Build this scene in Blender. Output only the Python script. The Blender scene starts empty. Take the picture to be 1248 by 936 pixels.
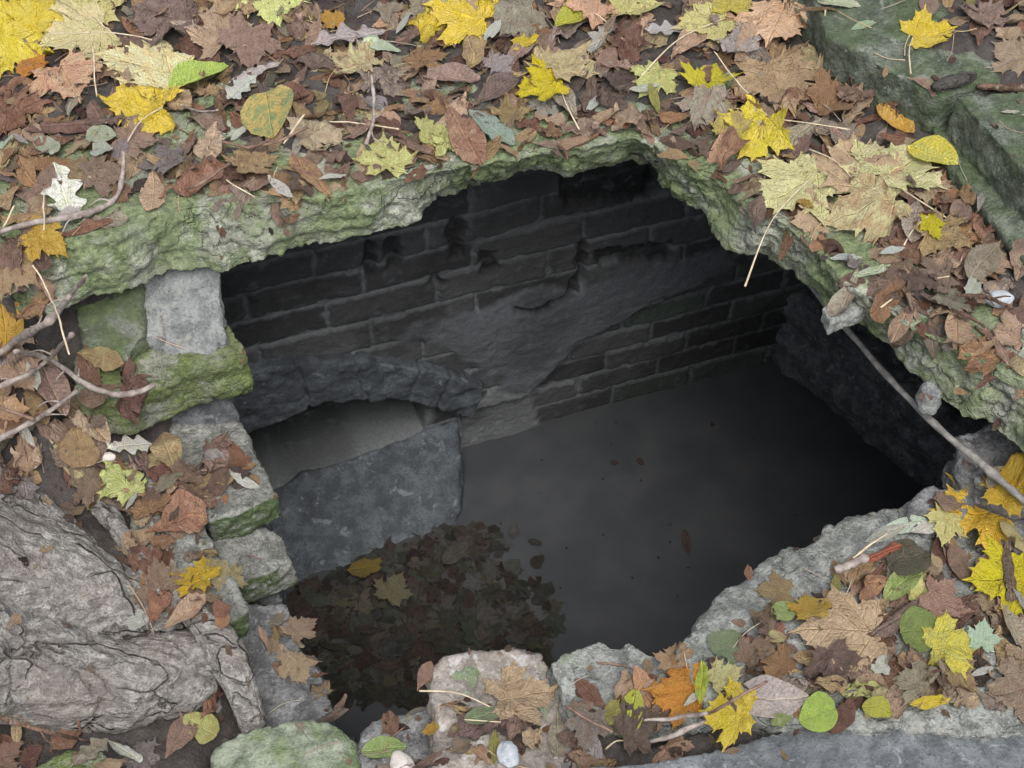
import bpy, bmesh, math, random
import numpy as np
from mathutils import Vector, Matrix
from mathutils.bvhtree import BVHTree

# ------------------------------------------------------------------ camera
SC = bpy.context.scene
COL = SC.collection
CAM_H, PITCH, FPX = 2.07, math.radians(50.0), 1877.0      # lens in pixels of a 1248 wide picture
cam_d = bpy.data.cameras.new('camera')
cam = bpy.data.objects.new('camera', cam_d)
COL.objects.link(cam)
cam.location = (0, 0, CAM_H)
cam.rotation_euler = (math.pi / 2 - PITCH, 0, 0)
cam_d.sensor_fit = 'HORIZONTAL'
cam_d.angle = 2 * math.atan(624 / FPX)
cam_d.clip_start, cam_d.clip_end = 0.05, 300
SC.camera = cam

# ------------------------------------------------------------------ light: bright overcast
SUN_EL, SUN_ROT = math.radians(62), math.radians(168)
world = bpy.data.worlds.new('World')
SC.world = world
world.use_nodes = True
wn = world.node_tree
wn.nodes.clear()
sky = wn.nodes.new('ShaderNodeTexSky')
sky.sky_type = 'NISHITA'
sky.sun_disc = False
sky.sun_elevation, sky.sun_rotation = SUN_EL, SUN_ROT
sky.air_density, sky.dust_density = 1.0, 3.0
hsv = wn.nodes.new('ShaderNodeHueSaturation')
hsv.inputs['Saturation'].default_value = 0.30            # cloud cover takes the blue out of the sky
bg = wn.nodes.new('ShaderNodeBackground')
bg.inputs['Strength'].default_value = 0.12
wo = wn.nodes.new('ShaderNodeOutputWorld')
wn.links.new(sky.outputs[0], hsv.inputs['Color'])
wn.links.new(hsv.outputs[0], bg.inputs['Color'])
wn.links.new(bg.outputs[0], wo.inputs['Surface'])
sun_d = bpy.data.lights.new('sun', 'SUN')
sun_d.energy, sun_d.angle, sun_d.color = 1.5, math.radians(34), (1.0, 0.97, 0.93)
sun = bpy.data.objects.new('sun', sun_d)
COL.objects.link(sun)
sun.rotation_euler = (math.pi / 2 - SUN_EL, 0, math.pi - SUN_ROT)
SC.view_settings.view_transform = 'Standard'
SC.view_settings.look = 'None'
SC.view_settings.gamma = 1
SC.view_settings.exposure = 1.08
SC.cycles.max_bounces = 8
SC.cycles.diffuse_bounces = 5

rnd = random.Random(7)
nrg = np.random.default_rng(11)

# ------------------------------------------------------------------ helpers
SP, CP = math.sin(PITCH), math.cos(PITCH)


def ray(px, py):
    dx, dy = (px - 624) / FPX, -(py - 468) / FPX
    return Vector((dx, dy * SP + CP, dy * CP - SP))


def P(px, py, z=0.0):
    d = ray(px, py)
    t = (z - CAM_H) / d.z
    return Vector((d.x * t, d.y * t, z))


def proj(p):
    x, y, z = p[0], p[1], p[2] - CAM_H
    f = y * CP - z * SP
    u = y * SP + z * CP
    return 624 + FPX * x / f, 468 - FPX * u / f


def hsh(ix, iy, iz, seed):
    n = (ix * 374761393 + iy * 668265263 + iz * 2147483647 + seed * 1274126177) & 0xFFFFFFFF
    n = ((n ^ (n >> 13)) * 1274126177) & 0xFFFFFFFF
    n = (n ^ (n >> 16)) & 0xFFFFFFFF
    return n.astype(np.float64) / 4294967295.0


def vn(p, seed=0):
    p = np.asarray(p, float)
    i = np.floor(p).astype(np.int64)
    f = p - i
    f = f * f * f * (f * (f * 6 - 15) + 10)
    out = 0
    for a in (0, 1):
        wa = f[:, 0] if a else 1 - f[:, 0]
        for b in (0, 1):
            wb = f[:, 1] if b else 1 - f[:, 1]
            for c in (0, 1):
                wc = f[:, 2] if c else 1 - f[:, 2]
                out = out + wa * wb * wc * hsh(i[:, 0] + a, i[:, 1] + b, i[:, 2] + c, seed)
    return out * 2 - 1


def fbm(p, scale, octv=4, seed=0, gain=0.5):
    p = np.asarray(p, float) * scale
    out, amp = 0, 1.0
    for o in range(octv):
        out = out + amp * vn(p + 17.3 * o, seed + o)
        p = p * 2.03
        amp *= gain
    return out


def vor(p, scale, seed=0):
    """F1, F2 and cell value of a cellular pattern"""
    p = np.asarray(p, float) * scale
    i = np.floor(p).astype(np.int64)
    f1 = np.full(len(p), 9.0)
    f2 = np.full(len(p), 9.0)
    cv = np.zeros(len(p))
    for a in (-1, 0, 1):
        for b in (-1, 0, 1):
            for c in (-1, 0, 1):
                ix, iy, iz = i[:, 0] + a, i[:, 1] + b, i[:, 2] + c
                q = np.stack([ix + hsh(ix, iy, iz, seed), iy + hsh(ix, iy, iz, seed + 1), iz + hsh(ix, iy, iz, seed + 2)], 1)
                d = np.sqrt(((q - p) ** 2).sum(1))
                near = d < f1
                f2 = np.where(near, f1, np.minimum(f2, d))
                cv = np.where(near, hsh(ix, iy, iz, seed + 3), cv)
                f1 = np.where(near, d, f1)
    return f1, f2, cv


def sstep(a, b, x):
    t = np.clip((x - a) / (b - a), 0, 1)
    return t * t * (3 - 2 * t)


def sdf(pts, poly):
    """signed distance to a 2D polygon, negative inside"""
    pts = np.asarray(pts, float)
    poly = np.asarray(poly, float)
    d = np.full(len(pts), 1e9)
    ins = np.zeros(len(pts), bool)
    n = len(poly)
    for k in range(n):
        a, b = poly[k], poly[(k + 1) % n]
        e = b - a
        w = pts - a
        t = np.clip((w @ e) / max(e @ e, 1e-12), 0, 1)
        d = np.minimum(d, np.sqrt(((w - t[:, None] * e) ** 2).sum(1)))
        c = ((a[1] > pts[:, 1]) != (b[1] > pts[:, 1]))
        with np.errstate(divide='ignore', invalid='ignore'):
            xi = (b[0] - a[0]) * (pts[:, 1] - a[1]) / (b[1] - a[1]) + a[0]
        ins ^= c & (pts[:, 0] < xi)
    return np.where(ins, -d, d)


def tag(o, label=None, cat=None, group=None, kind=None):
    if label:
        o['label'] = label
    if cat:
        o['category'] = cat
    if group:
        o['group'] = group
    if kind or cat:
        o['kind'] = kind or 'thing'
    return o


GROUNDLIKE = []          # meshes that leaves may lie on


def mesh_obj(name, V, F, mat, parent=None, smooth=True, ground=False, origin=None, col=None, uv=None):
    V = np.asarray(V, float)
    F_ = F
    if ground:
        GROUNDLIKE.append((V.copy(), F_))
    o = V.copy()
    org = Vector((0, 0, 0))
    if parent is None:
        if origin is None:
            org = Vector(((V[:, 0].min() + V[:, 0].max()) / 2, (V[:, 1].min() + V[:, 1].max()) / 2, V[:, 2].min()))
        else:
            org = Vector(origin)
        o = o - np.array(org)
    else:
        o = o - np.array(parent.location)
    me = bpy.data.meshes.new(name)
    if isinstance(F_, np.ndarray):
        F_ = F_.tolist()
    me.from_pydata(o.tolist(), [], F_)
    if smooth:
        me.polygons.foreach_set('use_smooth', [True] * len(me.polygons))
    if col is not None:
        for key, arr in col.items():
            at = me.color_attributes.new(key, 'FLOAT_COLOR', 'POINT')
            a4 = np.ones((len(V), 4), np.float32)
            a4[:, :3] = arr
            at.data.foreach_set('color', a4.ravel())
    if uv is not None:
        at = me.attributes.new('leafuv', 'FLOAT_VECTOR', 'POINT')
        a3 = np.zeros((len(V), 3), np.float32)
        a3[:, :uv.shape[1]] = uv
        at.data.foreach_set('vector', a3.ravel())
    me.update()
    ob = bpy.data.objects.new(name, me)
    ob.location = org if parent is None else (0, 0, 0)
    if mat:
        me.materials.append(mat)
    COL.objects.link(ob)
    if parent is not None:
        ob.parent = parent
    return ob


def remesh(V, F, voxel, smooth_it=2):
    """close-knit skin over any solid; returns arrays"""
    me = bpy.data.meshes.new('tmp')
    me.from_pydata([tuple(v) for v in V], [], F)
    bm = bmesh.new()
    bm.from_mesh(me)
    bmesh.ops.recalc_face_normals(bm, faces=bm.faces)
    bm.to_mesh(me)
    bm.free()
    ob = bpy.data.objects.new('tmp', me)
    COL.objects.link(ob)
    m = ob.modifiers.new('r', 'REMESH')
    m.mode = 'VOXEL'
    m.voxel_size = voxel
    if smooth_it:
        s = ob.modifiers.new('s', 'SMOOTH')
        s.iterations = smooth_it
        s.factor = 0.5
    dg = bpy.context.evaluated_depsgraph_get()
    dg.update()
    m2 = bpy.data.meshes.new_from_object(ob.evaluated_get(dg))
    n = len(m2.vertices)
    Vo = np.zeros(n * 3)
    m2.vertices.foreach_get('co', Vo)
    No = np.zeros(n * 3)
    m2.vertices.foreach_get('normal', No)
    Fo = [list(p.vertices) for p in m2.polygons]
    bpy.data.objects.remove(ob)
    bpy.data.meshes.remove(me)
    bpy.data.meshes.remove(m2)
    return Vo.reshape(-1, 3), No.reshape(-1, 3), Fo


def normals(V, F):
    F = np.asarray(F)
    a, b, c = V[F[:, 0]], V[F[:, 1]], V[F[:, 2]]
    n = np.cross(b - a, c - a)
    if F.shape[1] == 4:
        n = np.cross(c - a, V[F[:, 3]] - b)
    N = np.zeros_like(V)
    for k in range(F.shape[1]):
        np.add.at(N, F[:, k], n)
    return N / np.maximum(np.linalg.norm(N, axis=1, keepdims=True), 1e-9)


def rough(V, N, big=0.012, mid=0.006, fine=0.002, seed=0, chip=0.0, strata=0.0):
    d = big * fbm(V, 7, 3, seed) + mid * fbm(V, 26, 3, seed + 9) + fine * fbm(V, 110, 2, seed + 19)
    if chip:
        f1, f2, cv = vor(V + 0.02 * fbm(V, 12, 2, seed + 3)[:, None], 15, seed + 31)
        d = d + chip * (cv - 0.5) * sstep(0.0, 0.25, f2 - f1)
    if strata:
        zz = V.copy()
        zz[:, 0] *= 0.12
        zz[:, 1] *= 0.12
        d = d + strata * fbm(zz, 55, 3, seed + 41)
    return V + N * d[:, None]


def prism(poly, zdrop, inset=0.0):
    """solid from a 3D outline, dropped by zdrop"""
    n = len(poly)
    c = sum((Vector(p) for p in poly), Vector()) / n
    V = [tuple(p) for p in poly]
    for p in poly:
        q = Vector(p)
        q = q + (c - q) * inset
        V.append((q.x, q.y, q.z - zdrop))
    F = [list(range(n)), list(range(2 * n - 1, n - 1, -1))]
    for k in range(n):
        F.append([k, (k + 1) % n, n + (k + 1) % n, n + k])
    return V, F


def tube_arrays(pts, rad, seg=8, cap=True):
    pts = [Vector(p) for p in pts]
    V, F = [], []
    prev = None
    for i, p in enumerate(pts):
        t = (pts[min(i + 1, len(pts) - 1)] - pts[max(i - 1, 0)]).normalized()
        if prev is None:
            a = t.orthogonal().normalized()
        else:
            a = (prev - t * prev.dot(t)).normalized()
        prev = a
        b = t.cross(a)
        for k in range(seg):
            an = 2 * math.pi * k / seg
            V.append(tuple(p + (a * math.cos(an) + b * math.sin(an)) * rad[i]))
    for i in range(len(pts) - 1):
        for k in range(seg):
            F.append([i * seg + k, i * seg + (k + 1) % seg, (i + 1) * seg + (k + 1) % seg, (i + 1) * seg + k])
    if cap:
        F.append(list(range(seg - 1, -1, -1)))
        F.append([(len(pts) - 1) * seg + k for k in range(seg)])
    return V, F


def smooth_path(pts, rad, n=8):
    """Catmull-Rom"""
    pts = [Vector(p) for p in pts]
    o, r = [], []
    for i in range(len(pts) - 1):
        p0, p1, p2, p3 = pts[max(i - 1, 0)], pts[i], pts[i + 1], pts[min(i + 2, len(pts) - 1)]
        for k in range(n):
            t = k / n
            o.append(0.5 * ((2 * p1) + (p2 - p0) * t + (2 * p0 - 5 * p1 + 4 * p2 - p3) * t * t + (3 * p1 - p0 - 3 * p2 + p3) * t ** 3))
            r.append(rad[i] * (1 - t) + rad[i + 1] * t)
    o.append(pts[-1])
    r.append(rad[-1])
    return o, r


# ------------------------------------------------------------------ materials
class NT:
    def __init__(s, name):
        s.m = bpy.data.materials.new(name)
        s.m.use_nodes = True
        s.t = s.m.node_tree
        s.t.nodes.clear()
        s.out = s.t.nodes.new('ShaderNodeOutputMaterial')
        s.b = s.t.nodes.new('ShaderNodeBsdfPrincipled')
        s.t.links.new(s.b.outputs[0], s.out.inputs[0])

    def n(s, typ, **kw):
        x = s.t.nodes.new('ShaderNode' + typ)
        for k, v in kw.items():
            setattr(x, k, v)
        return x

    def set(s, sock, v):
        if hasattr(v, 'is_linked') or isinstance(v, bpy.types.NodeSocket):
            s.t.links.new(v, sock)
        elif isinstance(v, (tuple, list)) and len(v) == 3 and sock.type == 'RGBA':
            sock.default_value = (*v, 1)
        else:
            sock.default_value = v

    def math(s, op, a, b=0.0, c=None, clamp=False):
        x = s.n('Math', operation=op, use_clamp=clamp)
        s.set(x.inputs[0], a)
        s.set(x.inputs[1], b)
        if c is not None:
            s.set(x.inputs[2], c)
        return x.outputs[0]

    def mix(s, f, a, b, blend='MIX'):
        x = s.n('Mix', data_type='RGBA', blend_type=blend)
        s.set(x.inputs[0], f)
        s.set(x.inputs[6], a)
        s.set(x.inputs[7], b)
        return x.outputs[2]

    def noise(s, scale, detail=4, rough_=0.55, vec=None, dist=0.0):
        x = s.n('TexNoise')
        x.inputs['Scale'].default_value = scale
        x.inputs['Detail'].default_value = detail
        x.inputs['Roughness'].default_value = rough_
        x.inputs['Distortion'].default_value = dist
        s.set(x.inputs['Vector'], vec if vec is not None else s.pos())
        return x.outputs[0]

    def pos(s):
        if not hasattr(s, '_p'):
            s._p = s.n('NewGeometry').outputs['Position']
        return s._p

    def ramp(s, f, a, b):
        x = s.n('MapRange', interpolation_type='SMOOTHSTEP')
        s.set(x.inputs[0], f)
        x.inputs[1].default_value, x.inputs[2].default_value = a, b
        return x.outputs[0]

    def bump(s, h, strength, dist, nrm=None):
        x = s.n('Bump')
        x.inputs['Strength'].default_value = strength
        x.inputs['Distance'].default_value = dist
        s.set(x.inputs['Height'], h)
        if nrm is not None:
            s.set(x.inputs['Normal'], nrm)
        return x.outputs[0]

    def done(s, col, rough_=0.85, nrm=None, spec=0.3):
        s.set(s.b.inputs['Base Color'], col)
        s.set(s.b.inputs['Roughness'], rough_)
        s.b.inputs['Specular IOR Level'].default_value = spec
        if nrm is not None:
            s.set(s.b.inputs['Normal'], nrm)
        return s.m


def stone_mat(name, c1, c2, moss=0.5, m1=(0.05, 0.085, 0.02), m2=(0.17, 0.20, 0.045), up=0.0, blot=0.0, blotc=(0.30, 0.30, 0.27), bs=1.0, rgh=0.85, cr=0.0):
    """weathered stone: two stone tones, grain, pale lichen blots, algae and moss in patches"""
    t = NT(name)
    big, mid, fine = t.noise(5, 5), t.noise(22, 6, 0.65), t.noise(130, 4, 0.7)
    c = t.mix(t.ramp(mid, 0.38, 0.62), tuple(x * 0.80 for x in c1), c2)
    c = t.mix(t.math('MULTIPLY', t.ramp(fine, 0.50, 0.66), 0.60), c, tuple(x * 0.40 for x in c1))
    c = t.mix(t.math('MULTIPLY', t.ramp(t.noise(210, 3, 0.6), 0.58, 0.68), 0.55), c, tuple(min(.6, x * 1.5) for x in c2))
    c = t.mix(t.math('MULTIPLY', t.ramp(big, 0.42, 0.60), 0.35), c, tuple(x * 0.55 for x in c1))
    ck = t.n('TexVoronoi', feature='DISTANCE_TO_EDGE')
    ck.inputs['Scale'].default_value = 11
    wv = t.n('VectorMath', operation='ADD')
    nz0 = t.n('TexNoise')
    nz0.inputs['Scale'].default_value = 16
    nz0.inputs['Detail'].default_value = 5
    sc0 = t.n('VectorMath', operation='SCALE')
    sc0.inputs['Scale'].default_value = 0.11
    t.set(nz0.inputs['Vector'], t.pos())
    t.set(sc0.inputs[0], nz0.outputs['Color'])
    t.set(wv.inputs[0], t.pos())
    t.set(wv.inputs[1], sc0.outputs[0])
    t.set(ck.inputs['Vector'], wv.outputs[0])
    crack = t.math('MULTIPLY', t.math('SUBTRACT', 1.0, t.ramp(ck.outputs['Distance'], 0.0, 0.035)), t.ramp(t.noise(6, 2), 0.48, 0.56))
    if blot:
        bl = t.ramp(t.noise(34, 5, 0.6, dist=0.6), 0.62 - 0.15 * blot, 0.70 - 0.1 * blot)
        c = t.mix(t.math('MULTIPLY', bl, 0.8), c, blotc)
    h = t.math('SUBTRACT', t.math('ADD', t.math('MULTIPLY', mid, 0.8), t.math('MULTIPLY', fine, 0.5)), t.math('MULTIPLY', crack, cr))
    if moss:
        mm = t.noise(9, 6, 0.68, dist=0.3)
        nz = t.n('SeparateXYZ')
        t.set(nz.inputs[0], t.n('NewGeometry').outputs['Normal'])
        mm = t.math('ADD', mm, t.math('MULTIPLY', nz.outputs['Z'], up))
        mask = t.ramp(mm, 0.74 - 0.42 * moss, 0.92 - 0.42 * moss)
        mf = t.noise(75, 5, 0.7)
        mc = t.mix(t.ramp(mf, 0.36, 0.66), m1, m2)
        mc = t.mix(t.ramp(big, 0.4, 0.65), mc, t.mix(0.5, mc, tuple(0.5 * (a + b) for a, b in zip(m2, c1))))
        c = t.mix(t.math('MULTIPLY', mask, 0.9), c, mc)
        h = t.math('ADD', h, t.math('MULTIPLY', t.math('MULTIPLY', mask, t.noise(160, 4, 0.8)), 0.5))
    n = t.bump(h, 0.9 * min(bs, 1.1), 0.022)
    return t.done(c, rgh, n, 0.25)


M = {}
M['slab'] = stone_mat('slab_stone', (0.24, 0.255, 0.20), (0.42, 0.435, 0.36), 0.86, (0.10, 0.145, 0.065), (0.31, 0.37, 0.175), blot=0.35, bs=1.2, cr=0.5)
M['mossy'] = stone_mat('mossy_stone', (0.18, 0.19, 0.14), (0.31, 0.32, 0.25), 0.90, (0.070, 0.108, 0.028), (0.215, 0.265, 0.085), blot=0.3, bs=1.1, cr=0.2, up=-0.05)
M['grey'] = stone_mat('grey_stone', (0.21, 0.222, 0.222), (0.34, 0.354, 0.348), 0.15, blot=0.4)
M['greygreen'] = stone_mat('greygreen_stone', (0.135, 0.135, 0.122), (0.27, 0.275, 0.25), 0.90, (0.045, 0.078, 0.026), (0.135, 0.19, 0.065), up=-0.38, blot=0.3, cr=0.15)
M['mossgrey'] = stone_mat('mossy_grey_stone', (0.11, 0.115, 0.095), (0.21, 0.22, 0.185), 0.75, (0.06, 0.09, 0.03), (0.15, 0.19, 0.075), blot=0.2)
M['rightwall'] = stone_mat('damp_wall_stone', (0.10, 0.108, 0.118), (0.17, 0.18, 0.192), 0.0, blot=0.3, blotc=(0.24, 0.25, 0.26))
M['kerb'] = stone_mat('kerb_stone', (0.085, 0.10, 0.075), (0.185, 0.205, 0.16), 0.62, (0.055, 0.088, 0.04), (0.14, 0.185, 0.095), up=0.06, blot=0.25, blotc=(0.26, 0.27, 0.235), bs=1.1)
M['ledge'] = stone_mat('ledge_stone', (0.165, 0.172, 0.162), (0.32, 0.33, 0.31), 0.40, (0.11, 0.145, 0.075), (0.25, 0.29, 0.18), blot=0.5, cr=0.25)
M['pink'] = stone_mat('pink_stone', (0.185, 0.162, 0.142), (0.285, 0.252, 0.225), 0.34, (0.12, 0.145, 0.08), (0.22, 0.25, 0.16), blot=0.4, blotc=(0.38, 0.375, 0.37), bs=0.6)
M['dark'] = stone_mat('dark_stone', (0.125, 0.125, 0.127), (0.245, 0.245, 0.245), 0.10, blot=0.35, blotc=(0.31, 0.32, 0.335), bs=1.0)
M['paving'] = stone_mat('paving_stone', (0.098, 0.105, 0.112), (0.142, 0.152, 0.16), 0.0, blot=0.3, blotc=(0.21, 0.218, 0.224), bs=0.6)
M['chamber'] = stone_mat('chamber_stone', (0.075, 0.08, 0.083), (0.13, 0.135, 0.14), 0.15, (0.08, 0.10, 0.06), (0.14, 0.16, 0.11), blot=0.4, blotc=(0.16, 0.166, 0.17))
M['apron'] = stone_mat('apron_stone', (0.055, 0.062, 0.070), (0.086, 0.096, 0.106), 0.0, blot=0.15, blotc=(0.13, 0.142, 0.154), bs=0.5)
M['greenrock'] = stone_mat('green_rock', (0.165, 0.19, 0.14), (0.27, 0.30, 0.23), 0.7, (0.085, 0.125, 0.05), (0.185, 0.24, 0.11), blot=0.4, bs=0.7)
M['pebble'] = stone_mat('pebble', (0.50, 0.46, 0.42), (0.60, 0.56, 0.52), 0.0, bs=0.25)
M['bluepebble'] = stone_mat('blue_pebble', (0.36, 0.39, 0.43), (0.44, 0.47, 0.50), 0.0, bs=0.25)


def soil_mat():
    t = NT('soil')
    a, b = t.noise(14, 6, 0.7), t.noise(90, 5, 0.75)
    c = t.mix(t.ramp(a, 0.35, 0.65), (0.060, 0.052, 0.048), (0.125, 0.112, 0.105))
    c = t.mix(t.math('MULTIPLY', t.ramp(b, 0.5, 0.72), 0.6), c, (0.20, 0.17, 0.15))
    return t.done(c, 0.9, t.bump(t.math('ADD', b, t.noise(260, 3, 0.8)), 1.0, 0.012), 0.2)


M['soil'] = soil_mat()


def water_mat():
    t = NT('murky_water')
    a = t.noise(7, 5, 0.6)
    c = t.mix(t.ramp(a, 0.35, 0.7), (0.036, 0.038, 0.041), (0.049, 0.051, 0.054))
    c = t.mix(t.math('MULTIPLY', t.ramp(t.noise(60, 5, 0.7), 0.60, 0.72), 0.5), c, (0.025, 0.023, 0.02))
    return t.done(c, 0.36, t.bump(t.noise(9, 2), 0.05, 0.01), 0.4)


M['water'] = water_mat()


def attr_wall_mat():
    t = NT('old_brickwork')
    at = t.n('Attribute')
    at.attribute_name = 'wallcol'
    f, g = t.noise(130, 5, 0.7), t.noise(28, 5, 0.6)
    c = t.mix(t.math('MULTIPLY', t.ramp(f, 0.4, 0.75), 0.5), at.outputs['Color'], (0.03, 0.032, 0.034))
    c = t.mix(t.math('MULTIPLY', t.ramp(g, 0.52, 0.72), 0.40), c, (0.105, 0.112, 0.118))
    return t.done(c, 0.8, t.bump(t.math('ADD', f, g), 0.6, 0.008), 0.3)


M['brick'] = attr_wall_mat()


def bark_mat(name, k=1.0, furrow=0.85):
    t = NT(name)
    a, b, c_ = t.noise(9, 5, 0.6), t.noise(48, 6, 0.7), t.noise(190, 4, 0.7)
    c = t.mix(t.ramp(b, 0.36, 0.64), tuple(x * k for x in (0.13, 0.122, 0.114)), tuple(x * k for x in (0.33, 0.315, 0.295)))
    c = t.mix(t.math('MULTIPLY', t.ramp(a, 0.45, 0.62), 0.55), c, tuple(x * k for x in (0.19, 0.165, 0.14)))
    c = t.mix(t.math('MULTIPLY', t.ramp(c_, 0.54, 0.68), 0.55), c, tuple(x * k for x in (0.44, 0.43, 0.415)))
    c = t.mix(t.math('MULTIPLY', t.ramp(c_, 0.46, 0.34), 0.55), c, (0.07, 0.063, 0.058))
    nz = t.n('TexNoise')
    nz.inputs['Scale'].default_value, nz.inputs['Detail'].default_value = 11, 6
    t.set(nz.inputs['Vector'], t.pos())
    sc = t.n('VectorMath', operation='SCALE')
    sc.inputs['Scale'].default_value = 0.055
    t.set(sc.inputs[0], nz.outputs['Color'])
    ad = t.n('VectorMath', operation='ADD')
    t.set(ad.inputs[0], t.pos())
    t.set(ad.inputs[1], sc.outputs[0])
    mp = t.n('Mapping')
    mp.vector_type = 'POINT'
    mp.inputs['Rotation'].default_value = (0, 0, 0.30)
    mp.inputs['Scale'].default_value = (0.38, 1.4, 1.2)
    t.set(mp.inputs['Vector'], ad.outputs[0])
    ck = t.n('TexVoronoi', feature='DISTANCE_TO_EDGE')
    ck.inputs['Scale'].default_value = 10
    t.set(ck.inputs['Vector'], mp.outputs[0])
    cr = t.math('SUBTRACT', 1.0, t.ramp(ck.outputs['Distance'], 0.004, 0.038))
    cr = t.math('MULTIPLY', cr, t.ramp(t.noise(7, 3), 0.42, 0.52))
    c = t.mix(t.math('MULTIPLY', cr, furrow), c, (0.035, 0.031, 0.028))
    mp2 = t.n('Mapping')
    mp2.inputs['Rotation'].default_value = (0, 0, 0.30)
    mp2.inputs['Scale'].default_value = (0.12, 1.4, 1.3)
    t.set(mp2.inputs['Vector'], ad.outputs[0])
    fib = t.noise(46, 4, 0.6, mp2.outputs[0])
    c = t.mix(t.math('MULTIPLY', t.ramp(fib, 0.56, 0.40), 0.5), c, tuple(x * k for x in (0.10, 0.092, 0.086)))
    h = t.math('SUBTRACT', t.math('ADD', t.math('ADD', b, t.math('MULTIPLY', fib, 1.2)), t.math('MULTIPLY', c_, 0.5)), t.math('MULTIPLY', cr, 1.3))
    return t.done(c, 0.88, t.bump(h, 1.0, 0.020), 0.2)


M['bark'] = bark_mat('bark', 1.45, 0.55)


def twig_mat(name, c1, c2):
    t = NT(name)
    c = t.mix(t.ramp(t.noise(60, 4, 0.6), 0.35, 0.65), c1, c2)
    return t.done(c, 0.75, t.bump(t.noise(220, 3), 0.4, 0.003), 0.3)


M['twig'] = twig_mat('grey_twig', (0.16, 0.13, 0.115), (0.30, 0.26, 0.235))
M['palestalk'] = twig_mat('pale_stalk', (0.36, 0.29, 0.20), (0.52, 0.44, 0.32))
M['brownstalk'] = twig_mat('brown_stalk', (0.11, 0.068, 0.050), (0.19, 0.125, 0.092))
M['pole'] = twig_mat('grey_pole', (0.13, 0.122, 0.115), (0.24, 0.23, 0.215))
M['root'] = bark_mat('root_bark', 1.5, 0.2)


M['darkbark'] = bark_mat('dark_bark', 0.45, 0.5)
M['redbark'] = stone_mat('red_bark', (0.10, 0.060, 0.042), (0.20, 0.125, 0.09), 0.0, blot=0.4, blotc=(0.27, 0.21, 0.17))


def leaf_mat(name, dirs, sec=8.0, vein_w=0.012, lighten=True):
    """thin leaf: two blended tones, dark specks, midribs along dirs with side veins between them"""
    t = NT(name)
    ac = t.n('Attribute'); ac.attribute_name = 'leafcol'
    a2 = t.n('Attribute'); a2.attribute_name = 'leafcol2'
    au = t.n('Attribute'); au.attribute_name = 'leafuv'
    sx = t.n('SeparateXYZ')
    t.set(sx.inputs[0], au.outputs['Vector'])
    X = t.math('ABSOLUTE', sx.outputs['X'])
    Y = sx.outputs['Y']
    dmin = tmin = None
    for dx, dy in dirs:
        L = math.hypot(dx, dy)
        dx, dy = dx / L, dy / L
        tt = t.math('ADD', t.math('MULTIPLY', X, dx), t.math('MULTIPLY', Y, dy))
        dd = t.math('ABSOLUTE', t.math('SUBTRACT', t.math('MULTIPLY', X, dy), t.math('MULTIPLY', Y, dx)))
        dd = t.math('ADD', dd, t.math('MULTIPLY', t.math('LESS_THAN', tt, 0.0), 5.0))
        if dmin is None:
            dmin, tmin = dd, tt
        else:
            less = t.math('LESS_THAN', dd, dmin)
            tmin = t.math('ADD', t.math('MULTIPLY', less, tt), t.math('MULTIPLY', t.math('SUBTRACT', 1.0, less), tmin))
            dmin = t.math('MINIMUM', dmin, dd)
    main = t.math('SUBTRACT', 1.0, t.ramp(dmin, vein_w * 0.4, vein_w * 1.6))
    ph = t.math('MULTIPLY', t.math('SUBTRACT', tmin, t.math('MULTIPLY', dmin, 0.85)), sec)
    fr = t.math('ABSOLUTE', t.math('SUBTRACT', t.math('FRACT', ph), 0.5))
    side = t.math('SUBTRACT', 1.0, t.ramp(fr, 0.03, 0.12))
    vein = t.math('MAXIMUM', main, t.math('MULTIPLY', side, 0.45))
    vec = t.n('VectorMath', operation='ADD')
    t.set(vec.inputs[0], au.outputs['Vector'])
    t.set(vec.inputs[1], t.pos())
    n1 = t.noise(5.5, 5, 0.65, vec.outputs[0], 0.4)
    n2 = t.noise(26, 4, 0.6, vec.outputs[0])
    c = t.mix(t.ramp(n1, 0.38, 0.62), ac.outputs['Color'], a2.outputs['Color'])
    dk = t.mix(1.0, c, (0.40, 0.34, 0.32), 'MULTIPLY')
    n3 = t.noise(75, 3, 0.6, vec.outputs[0])
    c = t.mix(t.math('MULTIPLY', t.ramp(n2, 0.56, 0.72), 0.65), c, dk)
    c = t.mix(t.math('MULTIPLY', t.ramp(n3, 0.56, 0.70), 0.45), c, dk)
    c = t.mix(t.math('MULTIPLY', t.ramp(n3, 0.46, 0.34), 0.30), c, t.mix(1.0, c, (1.35, 1.33, 1.3), 'MULTIPLY'))
    vc = t.mix(1.0, c, (1.40, 1.36, 1.22), 'MULTIPLY')
    c = t.mix(t.math('MULTIPLY', vein, 0.75), c, vc)
    geo = t.n('NewGeometry')
    c = t.mix(t.math('MULTIPLY', geo.outputs['Backfacing'], 0.6), c, t.mix(1.0, c, (1.30, 1.36, 1.42), 'MULTIPLY'))
    h = t.math('ADD', t.math('MULTIPLY', vein, -0.5), t.math('ADD', t.math('MULTIPLY', n2, 1.2), t.math('MULTIPLY', n3, 0.4)))
    nm = t.bump(h, 1.0, 0.009)
    t.done(c, t.math('ADD', 0.24, t.math('MULTIPLY', n1, 0.36)), nm, 0.5)
    tr = t.n('BsdfTranslucent')
    t.set(tr.inputs[0], c)
    mx = t.n('MixShader')
    mx.inputs[0].default_value = 0.16
    t.t.links.new(t.b.outputs[0], mx.inputs[1])
    t.t.links.new(tr.outputs[0], mx.inputs[2])
    t.t.links.new(mx.outputs[0], t.out.inputs[0])
    return t.m


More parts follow.
